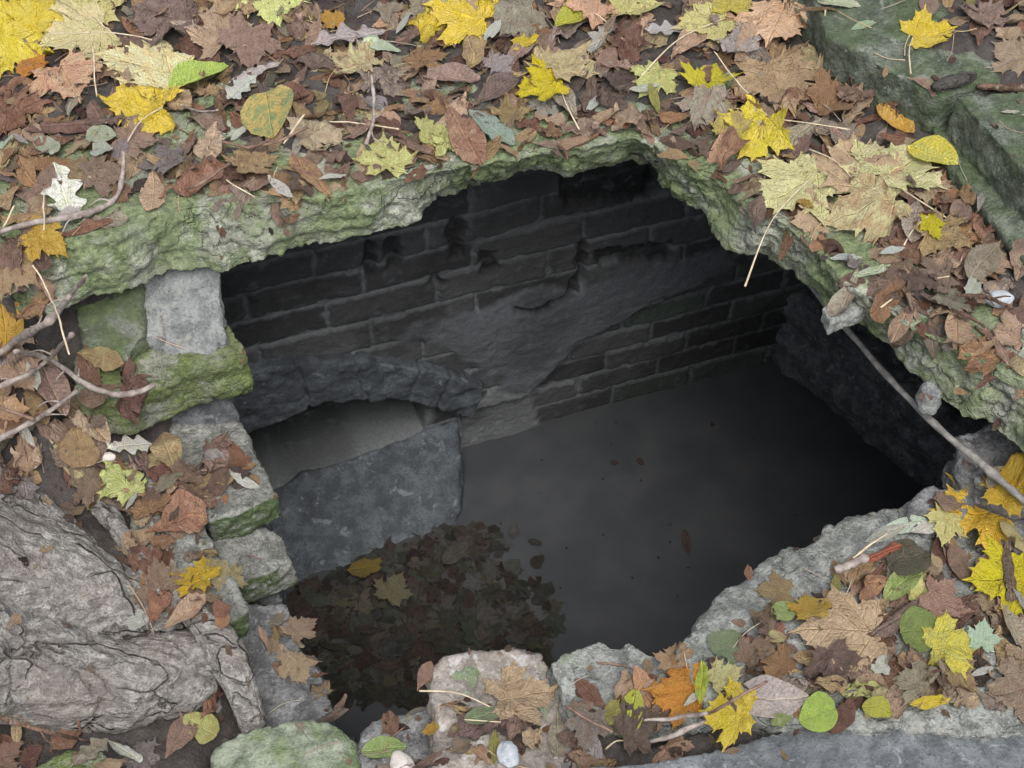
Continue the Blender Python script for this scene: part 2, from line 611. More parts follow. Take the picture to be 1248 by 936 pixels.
M['maple'] = leaf_mat('maple_blade', [(0, 1), (0.74, 0.46), (0.50, -0.13)], 7.0, 0.010, True)
M['feather'] = leaf_mat('feather_veined_blade', [(0, 1)], 13.0, 0.014, True)

# ================================================================== the slab round the hole
ZW = -1.5                                            # water level in the chamber
SLAB_T = 0.13
EDGE = [(30, 372, 28, 310), (62, 388, 60, 303), (91, 372, 95, 298), (128, 361, 125, 292), (165, 354, 155, 280), (188, 344, 185, 264),
        (215, 332, 210, 255), (242, 330, 235, 249), (266, 332, 262, 247), (283, 327, 285, 246), (323, 317, 320, 245), (353, 303, 350, 243),
        (400, 296, 395, 237), (430, 290, 425, 231), (460, 289, 450, 225), (484, 276, 475, 219), (508, 269, 500, 214), (518, 251, 520, 211),
        (541, 231, 545, 206), (568, 222, 570, 201), (592, 227, 595, 197), (619, 226, 618, 193), (636, 215, 638, 189), (666, 212, 665, 185),
        (689, 217, 690, 181), (713, 210, 715, 178), (740, 200, 742, 173), (770, 193, 772, 167), (800, 205, 815, 183), (807, 222, 830, 196),
        (820, 237, 850, 205), (839, 250, 870, 209), (868, 270, 895, 223), (879, 298, 915, 246), (904, 312, 940, 260), (933, 309, 962, 278),
        (943, 323, 975, 292), (961, 330, 990, 302), (987, 349, 1012, 325), (1008, 372, 1040, 352), (1051, 392, 1072, 371), (1069, 406, 1095, 386),
        (1083, 418, 1112, 397), (1091, 435, 1130, 408), (1105, 456, 1150, 417), (1127, 466, 1170, 425), (1136, 475, 1185, 432), (1155, 496, 1205, 442),
        (1173, 510, 1225, 453), (1198, 514, 1245, 463), (1223, 535, 1275, 483), (1248, 560, 1300, 505), (1300, 610, 1350, 555), (1400, 700, 1450, 650)]
HC = P(700, 450, 0)
topE = [P(a, b, 0.0) for _, _, a, b in EDGE]
botE = [P(a, b, -SLAB_T) for a, b, _, _ in EDGE]


def build_slab():
    n = len(EDGE)
    V, F = [], []
    rows = []
    for i in range(n):
        T, B = topE[i], botE[i]
        o = Vector((T.x - HC.x, T.y - HC.y, 0)).normalized()
        mid = T.lerp(B, 0.45) - o * 0.004
        back_t, back_b = T + o * 0.42, Vector((T.x, T.y, -SLAB_T)) + o * 0.42
        rows.append([T + Vector((0, 0, -0.004)), mid, B, back_b, back_t])
    for r in rows:
        V += [tuple(p) for p in r]
    for i in range(n - 1):
        for k in range(5):
            a, b = i * 5 + k, i * 5 + (k + 1) % 5
            F.append([a, b, b + 5, a + 5])
    F.append([0, 4, 3, 2, 1])
    F.append([(n - 1) * 5 + k for k in range(5)])
    V, N, F = remesh(V, F, 0.005, 2)
    side = sstep(0.0, 0.35, np.abs(N[:, 2] - 0.15) * -1 + 1.0)
    V2 = rough(V, N, 0.010, 0.0065, 0.0022, 3, chip=0.009, strata=0.005)
    V2 = V2 - N * (0.010 * np.exp(-(fbm(V, 10, 3, 555) / 0.05) ** 2))[:, None] + N * (0.0022 * fbm(V, 62, 3, 557))[:, None]
    topm = sstep(0.75, 0.95, N[:, 2])[:, None] * sstep(-0.02, -0.006, V[:, 2])[:, None]
    V2 = V2 * (1 - 0.45 * topm) + V * 0.45 * topm
    o = mesh_obj('stone_slab', V2, F, M['slab'], ground=True)
    tag(o, 'thick broken mossy stone slab whose ragged edge roofs the dark hole', 'slab')
    return o


slab = build_slab()

# ================================================================== ground sheet
HOLE = [topE[i] for i in range(8, len(EDGE) - 2)]
NEAR = [(1185, 585, -.28), (1160, 600, -.28), (1075, 628, -.3), (1015, 648, -.3), (960, 673, -.3), (920, 698, -.3), (880, 728, -.3), (820, 795, -.33),
        (735, 785, -.36), (668, 808, -.38), (625, 798, -.4), (535, 815, -.42), (520, 840, -.5), (440, 850, -.58), (400, 862, -.62), (365, 795, -.62),
        (348, 740, -.6), (350, 690, -.56), (330, 615, -.48), (280, 510, -.45), (290, 440, -.28), (268, 400, -.26), (262, 345, -.13)]
holexy = np.array([[p.x, p.y] for p in HOLE] + [[P(*q).x, P(*q).y] for q in NEAR])
GC = [(0, -40, .06), (300, -40, .05), (600, -40, .04), (850, -40, .03), (100, 120, .02), (400, 120, .01), (700, 90, .01), (880, 120, .01),
      (1000, 180, .01), (1100, 250, .01), (1180, 330, .005), (1230, 400, .005), (1330, 440, .01), (940, 10, .02), (60, 250, 0.0), (250, 215, 0), (500, 170, 0), (770, 130, 0), (900, 200, 0), (1000, 280, 0),
      (1200, 40, .13), (1300, 60, .14), (1150, -40, .12), (1400, 200, .14),
      (0, 330, -.04), (-100, 330, -.03), (10, 400, -.17), (60, 430, -.27), (0, 480, -.28), (100, 500, -.38), (150, 540, -.42), (0, 570, -.37), (-100, 500, -.25), (200, 570, -.49), (230, 650, -.56),
      (120, 640, -.47), (0, 620, -.42), (-150, 700, -.40), (240, 800, -.64), (310, 830, -.70), (200, 870, -.60), (60, 900, -.55), (-100, 900, -.52), (190, 760, -.50), (230, 775, -.53), (300, 905, -.66), (420, 930, -.66), (200, 960, -.58),
      (480, 920, -.50), (600, 890, -.47), (720, 880, -.41), (860, 850, -.36), (960, 760, -.36), (1060, 700, -.35), (1160, 660, -.34), (1250, 620, -.32), (1250, 760, -.34), (1000, 880, -.37), (1250, 880, -.37),
      (700, 960, -.44), (900, 1000, -.42), (1200, 1000, -.42), (1400, 800, -.33), (1350, 640, -.25)]
gcp = np.array([[*P(a, b, z)] for a, b, z in GC])


def ground_z(xy):
    w = 1.0 / (((xy[:, None, :] - gcp[None, :, :2]) ** 2).sum(2) + 2.5e-4) ** 1.9
    return (w * gcp[None, :, 2]).sum(1) / w.sum(1)


def axis(a, b, step, far):
    core = np.arange(a, b + 1e-6, step)
    lo, hi, s = [], [], step
    x = a
    while x > -far:
        s *= 1.35
        x -= s
        lo.append(x)
    x, s = b, step
    while x < far:
        s *= 1.35
        x += s
        hi.append(x)
    return np.array(lo[::-1] + list(core) + hi)


def build_ground():
    xs, ys = axis(-1.4, 1.4, 0.015, 40), axis(0.85, 3.9, 0.015, 60)
    X, Y = np.meshgrid(xs, ys)
    xy = np.stack([X.ravel(), Y.ravel()], 1)
    z = np.concatenate([ground_z(c) for c in np.array_split(xy, 20)])
    p3 = np.column_stack([xy, np.zeros(len(xy))])
    near = sstep(6, 4, np.abs(xy).max(1))
    z = z + near * (0.012 * fbm(p3, 9, 3, 5) + 0.006 * fbm(p3, 40, 3, 6))
    d = sdf(xy, holexy) + 0.02 * fbm(p3, 12, 2, 8) * near
    z = z - 0.09 * sstep(0.15, 0.07, d)
    keep = d > 0.055
    nx, ny = len(xs), len(ys)
    idx = np.arange(nx * ny).reshape(ny, nx)
    q = np.stack([idx[:-1, :-1], idx[:-1, 1:], idx[1:, 1:], idx[1:, :-1]], -1).reshape(-1, 4)
    q = q[keep[q].all(1)]
    used = np.unique(q)
    remap = -np.ones(nx * ny, int)
    remap[used] = np.arange(len(used))
    V = np.column_stack([xy, z])[used]
    o = mesh_obj('ground', V, remap[q], M['soil'], ground=True, origin=(0, 0, 0))
    tag(o, kind='structure')
    return o


ground = build_ground()

# ================================================================== chamber under the slab
W0, W1 = P(660, 525, ZW), P(940, 450, ZW)
UD = (W1 - W0).normalized()
WN = UD.cross(Vector((0, 0, 1))).normalized()          # towards the viewer
if WN.y > 0:
    WN = -WN


def onwall(px, py):
    d = ray(px, py)
    c = Vector((0, 0, CAM_H))
    t = (W0 - c).dot(WN) / d.dot(WN)
    p = c + d * t
    return (p - W0).dot(UD), p.z


def wpoly(pts):
    return np.array([onwall(*p) for p in pts])


ARCH = [(262, 470), (300, 440), (365, 429), (440, 426), (520, 438), (587, 460), (572, 497), (556, 497), (535, 487), (510, 478), (490, 476), (470, 473), (448, 477), (430, 474), (412, 478), (395, 477), (370, 486), (340, 499), (300, 511), (262, 520)]
NICHE = [(255, 520), (300, 508), (340, 496), (370, 483), (400, 474), (470, 471), (512, 478), (519, 500), (515, 523), (450, 548), (330, 595), (255, 625)]
PLAST = [(490, 395), (560, 372), (650, 352), (700, 345), (735, 330), (800, 312), (885, 300), (900, 322), (845, 348), (800, 372), (720, 412), (680, 448), (645, 482), (600, 474), (588, 452), (520, 430), (470, 420)]
CRACK = [(560, 560), (560, 500), (645, 480), (680, 446), (720, 411), (800, 371), (850, 346), (940, 300), (1100, 220), (1100, 700), (560, 700)]
PIER = [(556, 500), (600, 474), (650, 480), (660, 526), (655, 600), (556, 600)]
SOOT = [[(443, 288), (456, 290), (455, 318), (450, 334), (440, 330)], [(472, 290), (484, 288), (486, 326), (470, 330)], [(545, 262), (560, 262), (566, 300), (562, 312), (548, 312)],
        [(625, 372), (658, 376), (690, 356), (704, 328), (706, 296), (714, 292), (712, 336), (690, 368), (656, 383), (628, 380)],
        [(584, 306), (604, 304), (602, 330), (586, 332)], [(515, 330), (536, 328), (538, 345), (530, 344), (516, 337)], [(725, 305), (815, 292), (812, 310), (732, 322)], [(682, 196), (800, 196), (805, 235), (690, 250)]]


def build_backwall():
    us = np.arange(-1.30, 1.02, 0.0042)
    vs = np.arange(ZW - 0.08, -0.06, 0.0042)
    U, Vv = np.meshgrid(us, vs)
    uv = np.stack([U.ravel(), Vv.ravel()], 1)
    p3 = np.column_stack([uv, np.zeros(len(uv))])
    wob = np.column_stack([0.005 * fbm(p3, 4, 2, 1), 0.005 * fbm(p3, 4, 2, 2)])
    q = uv + wob
    crk = sdf(uv, wpoly(CRACK)) + 0.006 * fbm(p3, 40, 2, 4)
    right = crk < 0
    ch, bl = np.where(right, 0.083, 0.098), np.where(right, 0.25, 0.29)
    r = np.floor((q[:, 1] + 3) / ch)
    fv = (q[:, 1] + 3) / ch - r
    bu = q[:, 0] / bl + np.where(r % 2 == 0, 0.0, 0.5) + 0.22 * hsh(r.astype(int), r.astype(int) * 7, r.astype(int) * 0, 3)
    cb = np.floor(bu)
    fu = bu - cb
    h1 = hsh(cb.astype(int), r.astype(int), (r * 0).astype(int), 5)
    h2 = hsh(cb.astype(int), r.astype(int), (r * 0).astype(int), 9)
    dj = np.minimum(np.minimum(fv, 1 - fv) * ch, np.minimum(fu, 1 - fu) * bl) + 0.0022 * fbm(p3, 75, 3, 7) - 0.008 * sstep(0.45, 0.9, fbm(p3, 22, 2, 71))
    inb = sstep(0.0035, 0.0080, dj)
    pl = sstep(0.012, -0.012, sdf(uv, wpoly(PLAST)) + 0.030 * fbm(p3, 10, 4, 12) + 0.012)
    pier = sstep(0.01, -0.01, sdf(uv, wpoly(PIER)) + 0.008 * fbm(p3, 25, 3, 14))
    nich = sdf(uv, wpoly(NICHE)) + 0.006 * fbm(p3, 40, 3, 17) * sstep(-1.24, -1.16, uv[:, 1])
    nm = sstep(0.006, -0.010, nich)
    miss = (h2 > 0.95) & (pl < 0.3)
    h = inb * (0.006 + 0.007 * (h1 - 0.3)) - 0.030 * miss * inb
    h = h * (1 - pl) + pl * (0.012 + 0.0025 * fbm(p3, 9, 4, 21))
    h = h * (1 - 0.8 * sstep(0.03, 0.012, nich))
    h = h * (1 - pier) + pier * (0.016 + 0.004 * fbm(p3, 10, 4, 22))
    h += 0.0016 * fbm(p3, 45, 4, 25) + 0.004 * fbm(p3, 5, 2, 26)
    h += np.where(right, -0.034 * sstep(0.001, -0.003, crk), 0)
    h -= 0.020 * np.exp(-(crk / 0.005) ** 2) * (uv[:, 1] > -1.35)
    h = h * (1 - nm) + nm * (-0.20 + 0.004 * fbm(p3, 10, 3, 28))
    soot = np.zeros(len(uv))
    for s in SOOT:
        soot = np.maximum(soot, sstep(0.012, -0.012, sdf(uv, wpoly(s)) + 0.012 * fbm(p3, 22, 3, 33)))
    h -= 0.022 * soot
    # colours of the wall's materials, with shade painted in towards the top
    brick = np.array([0.052, 0.053, 0.054])[None] * (0.65 + 0.75 * h1[:, None])
    brick = np.where(right[:, None] & (h2 > 0.5)[:, None], brick * np.array([0.9, 1.12, 0.92]), brick)
    mortar = np.array([0.118, 0.125, 0.129])
    c = mortar * (1 - inb[:, None]) + brick * inb[:, None]
    c = c * (1 - 0.9 * pl[:, None]) + 0.9 * pl[:, None] * np.array([0.098, 0.105, 0.115])
    c = c * (1 - pier[:, None]) + pier[:, None] * np.array([0.125, 0.130, 0.136])
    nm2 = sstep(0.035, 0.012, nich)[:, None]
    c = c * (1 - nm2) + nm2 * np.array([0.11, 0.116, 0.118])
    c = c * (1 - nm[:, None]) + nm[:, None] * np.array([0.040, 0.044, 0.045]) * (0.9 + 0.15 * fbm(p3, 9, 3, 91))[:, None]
    c = c * (1 - 0.75 * soot[:, None])
    c = c * (1 - 0.60 * sstep(-0.85, -0.30, uv[:, 1] + 0.10 * fbm(p3, 5, 3, 47)))[:, None]  # painted shade: colour darkens upwards, beneath the overhanging slab
    wx = sstep(0.1, 0.7, fbm(p3, 4.5, 4, 44))[:, None]
    c = c * (1 - 0.35 * wx)
    pos = np.array(W0)[None] + uv[:, :1] * np.array(UD)[None] + (h[:, None]) * np.array(WN)[None]
    pos[:, 2] = uv[:, 1]
    nx, ny = len(us), len(vs)
    idx = np.arange(nx * ny).reshape(ny, nx)
    F = np.stack([idx[:-1, :-1], idx[:-1, 1:], idx[1:, 1:], idx[1:, :-1]], -1).reshape(-1, 4)
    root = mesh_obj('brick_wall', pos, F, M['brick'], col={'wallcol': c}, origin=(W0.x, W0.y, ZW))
    tag(root, 'old sooty brick wall with arched niche at the back of the dark chamber', 'wall')

    def w3(px, py, off):
        u, v = onwall(px, py)
        p = W0 + UD * u + WN * off
        p.z = v
        return p
    # arch of upright stones over the niche
    A = [w3(x, y, 0.045) for x, y in ARCH]
    n = len(A)
    Vp = [tuple(p) for p in A] + [tuple(p - WN * 0.12) for p in A]
    Fp = [list(range(n)), list(range(2 * n - 1, n - 1, -1))] + [[k, (k + 1) % n, n + (k + 1) % n, n + k] for k in range(n)]
    Va, Na, Fa = remesh(Vp, Fp, 0.006, 2)
    Va2 = rough(Va, Na, 0.006, 0.004, 0.0012, 61, chip=0.003)
    ua = (Va - np.array(W0)) @ np.array(UD)
    for jx in (365, 437, 500, 540):
        u0 = onwall(jx, 455)[0]
        lean = (Va[:, 2] - onwall(jx, 455)[1]) * (-0.08 if jx < 450 else 0.35)
        Va2 -= Na * (0.010 * np.exp(-((ua - u0 - lean) / 0.005) ** 2))[:, None]
    arch = mesh_obj('arch', Va2, Fa, M['apron'], parent=root)
    # rough apron below the sill of the niche
    S = [w3(240, 630, .0), w3(325, 594, .0), w3(420, 558, 0), w3(515, 522, .0), w3(557, 512, .0), P(558, 640, ZW), P(480, 668, ZW), P(420, 690, ZW), P(345, 738, ZW), P(200, 800, ZW)]
    back = [p + Vector((0, 0, -0.35)) for p in S]
    n = len(S)
    for k in range(5):
        back[k] = S[k] - WN * 0.02 + Vector((0, 0, -0.5))
    Vp = [tuple(p) for p in S] + [tuple(p) for p in back]
    Fp = [list(range(n)), list(range(2 * n - 1, n - 1, -1))] + [[k, (k + 1) % n, n + (k + 1) % n, n + k] for k in range(n)]
    Vs, Ns, Fs = remesh(Vp, Fp, 0.008, 9)
    Vs = rough(Vs, Ns, 0.016, 0.005, 0.0015, 77, chip=0.0)
    mesh_obj('sill', Vs, Fs, M['apron'], parent=root)
    return root


backwall = build_backwall()

# right-hand wall of the chamber: plinth, dark slot, upper courses
R0, R1 = P(945, 441, ZW), P(1120, 588, ZW)
RD = (R1 - R0).normalized()
RN = RD.cross(Vector((0, 0, 1))).normalized()
if RN.x > 0:
    RN = -RN


def wallbox(name, a, d, nrm, length, back, z0, z1, proud, mat, parent=None, start=0.0, seed=0, vox=0.012):
    p = a + d * start
    q = a + d * (start + length)
    V = []
    for z in (z0, z1):
        for pt, o in ((p, proud), (q, proud), (q, -back), (p, -back)):
            w = pt + nrm * o
            V.append((w.x, w.y, z))
    F = [[3, 2, 1, 0], [4, 5, 6, 7], [0, 1, 5, 4], [1, 2, 6, 5], [2, 3, 7, 6], [3, 0, 4, 7]]
    V, N, F = remesh(V, F, vox, 2)
    V = rough(V, N, 0.016, 0.008, 0.002, seed, chip=0.012)
    return mesh_obj(name, V, F, mat, parent=parent)


rw = wallbox('stone_wall', R0, RD, RN, 1.6, 0.30, ZW + 0.42, -0.10, -0.02, M['rightwall'], start=-0.3, seed=81)
tag(rw, 'rough dark stone side wall with low plinth running towards the pole', 'wall')
wallbox('plinth', R0, RD, RN, 0.92, 0.25, ZW - 0.1, ZW + 0.30, 0.0, M['rightwall'], parent=rw, start=-0.2, seed=83)
wallbox('core', R0, RD, RN, 1.6, 0.35, ZW - 0.1, ZW + 0.5, -0.16, M['chamber'], parent=rw, start=-0.3, seed=84)

# wall below the left hand stones and the near ledge (never seen from above, close the chamber)
LW = [P(272, 350, -.30), P(300, 470, -.40), P(335, 600, -.55), P(352, 700, -.63), P(395, 860, -.82)]
def skirt(name, pts, out, depth, label, seed):
    top, n = [], len(pts)
    V, F = [], []
    for p in pts:
        a = p + out * 0.03
        b = p + out * depth
        V += [(a.x, a.y, p.z), (b.x, b.y, p.z), (b.x, b.y, ZW - .15), (a.x, a.y, ZW - .15)]
    for i in range(n - 1):
        for k in range(4):
            F.append([i * 4 + k, i * 4 + (k + 1) % 4, i * 4 + 4 + (k + 1) % 4, i * 4 + 4 + k])
    F.append([3, 2, 1, 0])
    F.append([(n - 1) * 4 + k for k in range(4)])
    V, N, F = remesh(V, F, 0.016, 2)
    V = rough(V, N, 0.012, 0.006, 0.002, seed, chip=0.01)
    o = mesh_obj(name, V, F, M['chamber'])
    return tag(o, label, 'wall')


skirt('rubble_wall', LW, Vector((-1, 0.0, 0)), 0.30, 'rubble wall carrying the stepped stones down into the chamber', 91)
NW = [P(405, 875, -.85), P(535, 860, -.62), P(625, 812, -.58), P(735, 800, -.56), P(830, 800, -.52), P(960, 690, -.50), P(1075, 645, -.5), P(1180, 600, -.48), P(1330, 600, -.48)]
skirt('foundation_wall', NW, Vector((0.35, -0.94, 0)), 0.30, 'foundation wall below the leaf covered near ledge', 93)

# water
def build_water():
    xs = np.linspace(-1.6, 2.2, 60)
    ys = np.linspace(0.6, 3.6, 50)
    X, Y = np.meshgrid(xs, ys)
    V = np.column_stack([X.ravel(), Y.ravel(), np.full(X.size, ZW)])
    idx = np.arange(X.size).reshape(len(ys), len(xs))
    F = np.stack([idx[:-1, :-1], idx[:-1, 1:], idx[1:, 1:], idx[1:, :-1]], -1).reshape(-1, 4)
    o = mesh_obj('water', V, F, M['water'])
    tag(o, kind='structure')


build_water()


# ================================================================== separate stones
def stone(name, poly, z, h, mat, label, cat='stone', group=None, inset=0.06, seed=0, vox=0.0058, big=0.008, mid=0.006, chip=0.008, strata=0.0, sm=3, tilt=None, dome=0.0, ground=True):
    pts = [P(a, b, z) for a, b in poly]
    if tilt:
        c = sum(pts, Vector()) / len(pts)
        pts = [p + Vector((0, 0, (p.x - c.x) * tilt[0] + (p.y - c.y) * tilt[1])) for p in pts]
    V, F = prism(pts, h, -inset if inset < 0 else 0)
    V, N, F = remesh(V, F, vox, sm)
    if dome:
        c = V[:, :2].mean(0)
        rr = np.sqrt(((V[:, :2] - c) ** 2).sum(1))
        rr = rr / rr.max()
        up = sstep(-h, 0, V[:, 2] - z)
        V[:, 2] -= dome * rr ** 2 * up
    V = rough(V, N, big, mid, 0.0018, seed, chip=chip, strata=strata)
    if chip:
        V = V - N * (0.006 * np.exp(-(fbm(V, 8, 3, seed + 55) / 0.035) ** 2))[:, None] + N * (0.0022 * fbm(V, 62, 3, seed + 57))[:, None]
    o = mesh_obj(name, V, F, mat, ground=ground)
    return tag(o, label, cat, group)


WS = 'stones of the broken wall along the hole'
stone('wall_stone', [(166, 345), (262, 335), (274, 350), (271, 392), (240, 404), (196, 402), (168, 388)], -0.20, 0.06, M['grey'], 'light grey squarish stone wedged between the slab and the bright mossy block', group=WS, sm=1, big=0.006, mid=0.0035, chip=0.004, seed=101, tilt=(0, 1.1))
stone('wall_stone', [(90, 370), (150, 352), (180, 352), (172, 400), (150, 420), (100, 425)], -0.20, 0.11, M['mossgrey'], 'dull mossy stone under the slab beside the light grey squarish one', group=WS, sm=1, big=0.006, mid=0.0035, chip=0.004, seed=102, tilt=(0, 0.6))
stone('wall_stone', [(95, 405), (180, 392), (278, 394), (292, 412), (301, 432), (268, 440), (232, 449), (150, 478), (90, 478)], -0.27, 0.125, M['mossy'], 'big bright moss covered block jutting over the hole below the slab', group=WS, sm=1, big=0.006, mid=0.0035, chip=0.004, seed=103, strata=0.004, vox=0.005)
stone('wall_stone', [(205, 490), (285, 492), (312, 555), (340, 604), (300, 622), (252, 634), (226, 600), (200, 555)], -0.45, 0.085, M['greygreen'], 'flat grey topped stone with green front right below the bright mossy block', group=WS, sm=1, big=0.006, mid=0.0035, chip=0.004, seed=104)
stone('wall_stone', [(250, 650), (300, 640), (346, 652), (360, 684), (330, 697), (290, 707), (262, 700)], -0.54, 0.09, M['greygreen'], 'second stepped stone with green front below the flat grey topped one', group=WS, sm=1, big=0.006, mid=0.0035, chip=0.004, seed=105)
stone('wall_stone', [(150, 560), (212, 548), (232, 598), (264, 668), (298, 742), (274, 752), (244, 760), (200, 700), (160, 640)], -0.46, 0.10, M['greygreen'], 'long narrow stone with mossy edge carrying the yellow maple leaf by the root', group=WS, sm=1, big=0.006, mid=0.0035, chip=0.004, seed=106)
stone('wall_stone', [(285, 742), (350, 735), (366, 790), (386, 800), (408, 868), (395, 885), (296, 890), (280, 800)], -0.62, 0.16, M['dark'], 'flat dark grey stone lowest step of the broken wall', group=WS, sm=1, big=0.006, mid=0.0035, chip=0.004, seed=107)
stone('boulder', [(255, 915), (290, 886), (345, 873), (405, 874), (436, 900), (462, 945), (440, 1010), (250, 1010)], -0.52, 0.22, M['greenrock'], 'pale green rounded boulder at the lower end of the hole', seed=108, dome=0.03, sm=8)
stone('boulder', [(30, 930), (70, 915), (122, 900), (142, 935), (150, 1000), (20, 1000)], -0.48, 0.18, M['mossy'], 'small dark green boulder below the tree root', seed=109, dome=0.02, sm=6)
NS = 'stones along the near edge of the hole'
stone('edge_stone', [(524, 822), (540, 806), (580, 796), (626, 788), (655, 795), (674, 820), (705, 850), (720, 930), (700, 1000), (520, 1000), (530, 900), (534, 868)], -0.41, 0.17, M['pink'], 'reddish grey flat stone with green corner under the dark maple leaf', group=NS, seed=110, sm=6)
stone('edge_stone', [(528, 830), (545, 808), (572, 800), (586, 815), (582, 845), (560, 866), (536, 868)], -0.403, 0.16, M['greenrock'], 'green lump forming the corner of the reddish flat stone', group=NS, seed=111, sm=6)
stone('edge_stone', [(436, 905), (446, 886), (470, 874), (500, 868), (532, 868), (545, 900), (545, 1000), (440, 1000)], -.50, 0.2, M['dark'], 'low dark stone between the pale boulder and the reddish stone', group=NS, seed=119)
stone('edge_stone', [(668, 808), (690, 792), (735, 775), (750, 786), (767, 782), (785, 795), (802, 797), (850, 775), (880, 830), (860, 885), (700, 885)], -0.37, 0.16, M['ledge'], 'low grey stone with wavy edge between the reddish stone and the long ledge', group=NS, seed=112)
stone('edge_stone', [(822, 792), (850, 765), (880, 722), (918, 696), (926, 684), (960, 666), (985, 664), (1012, 643), (1045, 632), (1076, 621), (1120, 612), (1180, 600), (1290, 620), (1330, 720), (1320, 900), (1000, 885), (860, 865)], -0.315, 0.17, M['ledge'], 'long grey green ledge stone heaped with leaves along the near edge', group=NS, seed=113, vox=0.008, strata=0.003)
stone('edge_stone', [(1106, 632), (1118, 604), (1140, 592), (1168, 594), (1190, 612), (1170, 640), (1130, 645)], -0.27, 0.09, M['dark'], 'small dark crusty stone at the top end of the near ledge', group=NS, seed=114, sm=5, chip=0.012)
stone('paving_slab', [(690, 940), (780, 930), (880, 912), (1000, 878), (1120, 868), (1248, 862), (1400, 860), (1420, 1040), (680, 1040)], -0.335, 0.12, M['paving'], 'smooth dark grey paving slab in front of the leaf heap', cat='slab', seed=115, big=0.004, mid=0.003, chip=0.0)
stone('rock', [(1160, 528), (1212, 516), (1262, 528), (1310, 560), (1310, 605), (1240, 600), (1196, 590), (1170, 570)], -0.215, 0.12, M['dark'], 'dark rough rock under the slab where the pole comes down', cat='rock', seed=116, sm=5, chip=0.014)
stone('rock', [(1003, 376), (1026, 356), (1044, 354), (1057, 376), (1012, 394)], -0.05, 0.034, M['ledge'], 'loose squared chunk hanging over the hole above the pole', cat='rock', seed=117, chip=0.0, big=0.003, mid=0.002, sm=1, vox=0.0035)
stone('rock', [(1122, 470), (1138, 462), (1148, 478), (1142, 490), (1128, 488)], -0.12, 0.04, M['grey'], 'small round grey rock stuck in the underside of the slab', cat='rock', seed=118, sm=4, chip=0.0, mid=0.002, vox=0.004)

# kerb of dressed stones, upper right
KS = 'dressed kerb stones behind the leaf covered slab'
stone('kerb_stone', [(963, -60), (1070, -90), (1160, 20), (1252, 92), (1200, 106), (1142, 117), (1080, 84), (1012, 46)], 0.125, 0.20, M['kerb'], 'raised green kerb stone carrying a bright yellow maple leaf', 'kerb stone', KS, seed=120, chip=0.0, big=0.004, mid=0.003, sm=1)
stone('kerb_stone', [(930, -60), (985, -60), (1030, 40), (1008, 48), (975, 20)], 0.085, 0.15, M['kerb'], 'lower kerb stone end half hidden behind the big peach coloured leaf', 'kerb stone', KS, seed=121, chip=0.0, big=0.004, mid=0.003, sm=1)
stone('kerb_stone', [(1164, 116), (1300, 104), (1420, 190), (1420, 380), (1248, 208)], 0.14, 0.22, M['kerb'], 'raised green kerb stone with bare flat top beside the bark strip', 'kerb stone', KS, seed=122, chip=0.0, big=0.004, mid=0.003, sm=1)
stone('kerb_stone', [(1128, 135), (1168, 116), (1250, 210), (1420, 385), (1420, 480), (1248, 318), (1190, 240), (1150, 190)], 0.045, 0.14, M['kerb'], 'sloping lower footing of the kerb beside the loose brown leaves', 'kerb stone', KS, seed=123, chip=0.0, big=0.005, mid=0.003, sm=1)


# pebbles
def pebble(px, py, z, size, mat, label, seed, yaw=0.0, flat=0.5):
    bm = bmesh.new()
    bmesh.ops.create_icosphere(bm, subdivisions=4, radius=1)
    V = np.array([v.co[:] for v in bm.verts])
    F = [[v.index for v in f.verts] for f in bm.faces]
    bm.free()
    V = V * (1 + 0.16 * fbm(V, 1.1, 2, seed))[:, None]
    V[:, 2] *= flat
    V[:, 0] *= 0.72
    c, s = math.cos(yaw), math.sin(yaw)
    V = np.column_stack([V[:, 0] * c - V[:, 1] * s, V[:, 0] * s + V[:, 1] * c, V[:, 2]]) * size
    p = P(px, py, z)
    V += np.array(p)
    o = mesh_obj('pebble', V, F, mat)
    tag(o, label, 'pebble')
    PEB.append((o, px, py, size * flat))


PEB = []
pebble(487, 906, -.40, 0.030, M['pebble'], 'smooth white pebble near the foot of the reddish flat stone', 201, 0.5)
pebble(620, 918, -.39, 0.026, M['bluepebble'], 'bluish grey pebble lying on the reddish flat stone', 202, 0.1)
pebble(1219, 357, .03, 0.026, M['bluepebble'], 'pale oval pebble among brown leaves near the kerb footing', 203, 1.6)
pebble(130, 553, -.40, 0.016, M['pebble'], 'small tan pebble beside the grey root under the mossy block', 204, 1.6)
pebble(1130, 813, -.29, 0.020, M['bluepebble'], 'small dark grey pebble under the curled lemon leaf', 205, 1.5)

# ================================================================== tree foot at lower left
def skin(tubes, vox, sm):
    V, F = [], []
    for pts, rad in tubes:
        p, r = smooth_path(pts, rad, 8)
        v, f = tube_arrays(p, r, 16)
        o = len(V)
        V += v
        F += [[i + o for i in q] for q in f]
    return remesh(V, F, vox, sm)


def trunk_arrays(b):
    V, N, F = skin([([b, b + Vector((-.02, 0, .7)), b + Vector((-.05, 0, 1.4)), b + Vector((-.08, 0, 2.6))], [.40, .30, .26, .24])], 0.02, 2)
    return V + N * (0.02 * fbm(V, 8, 4, 390))[:, None], F


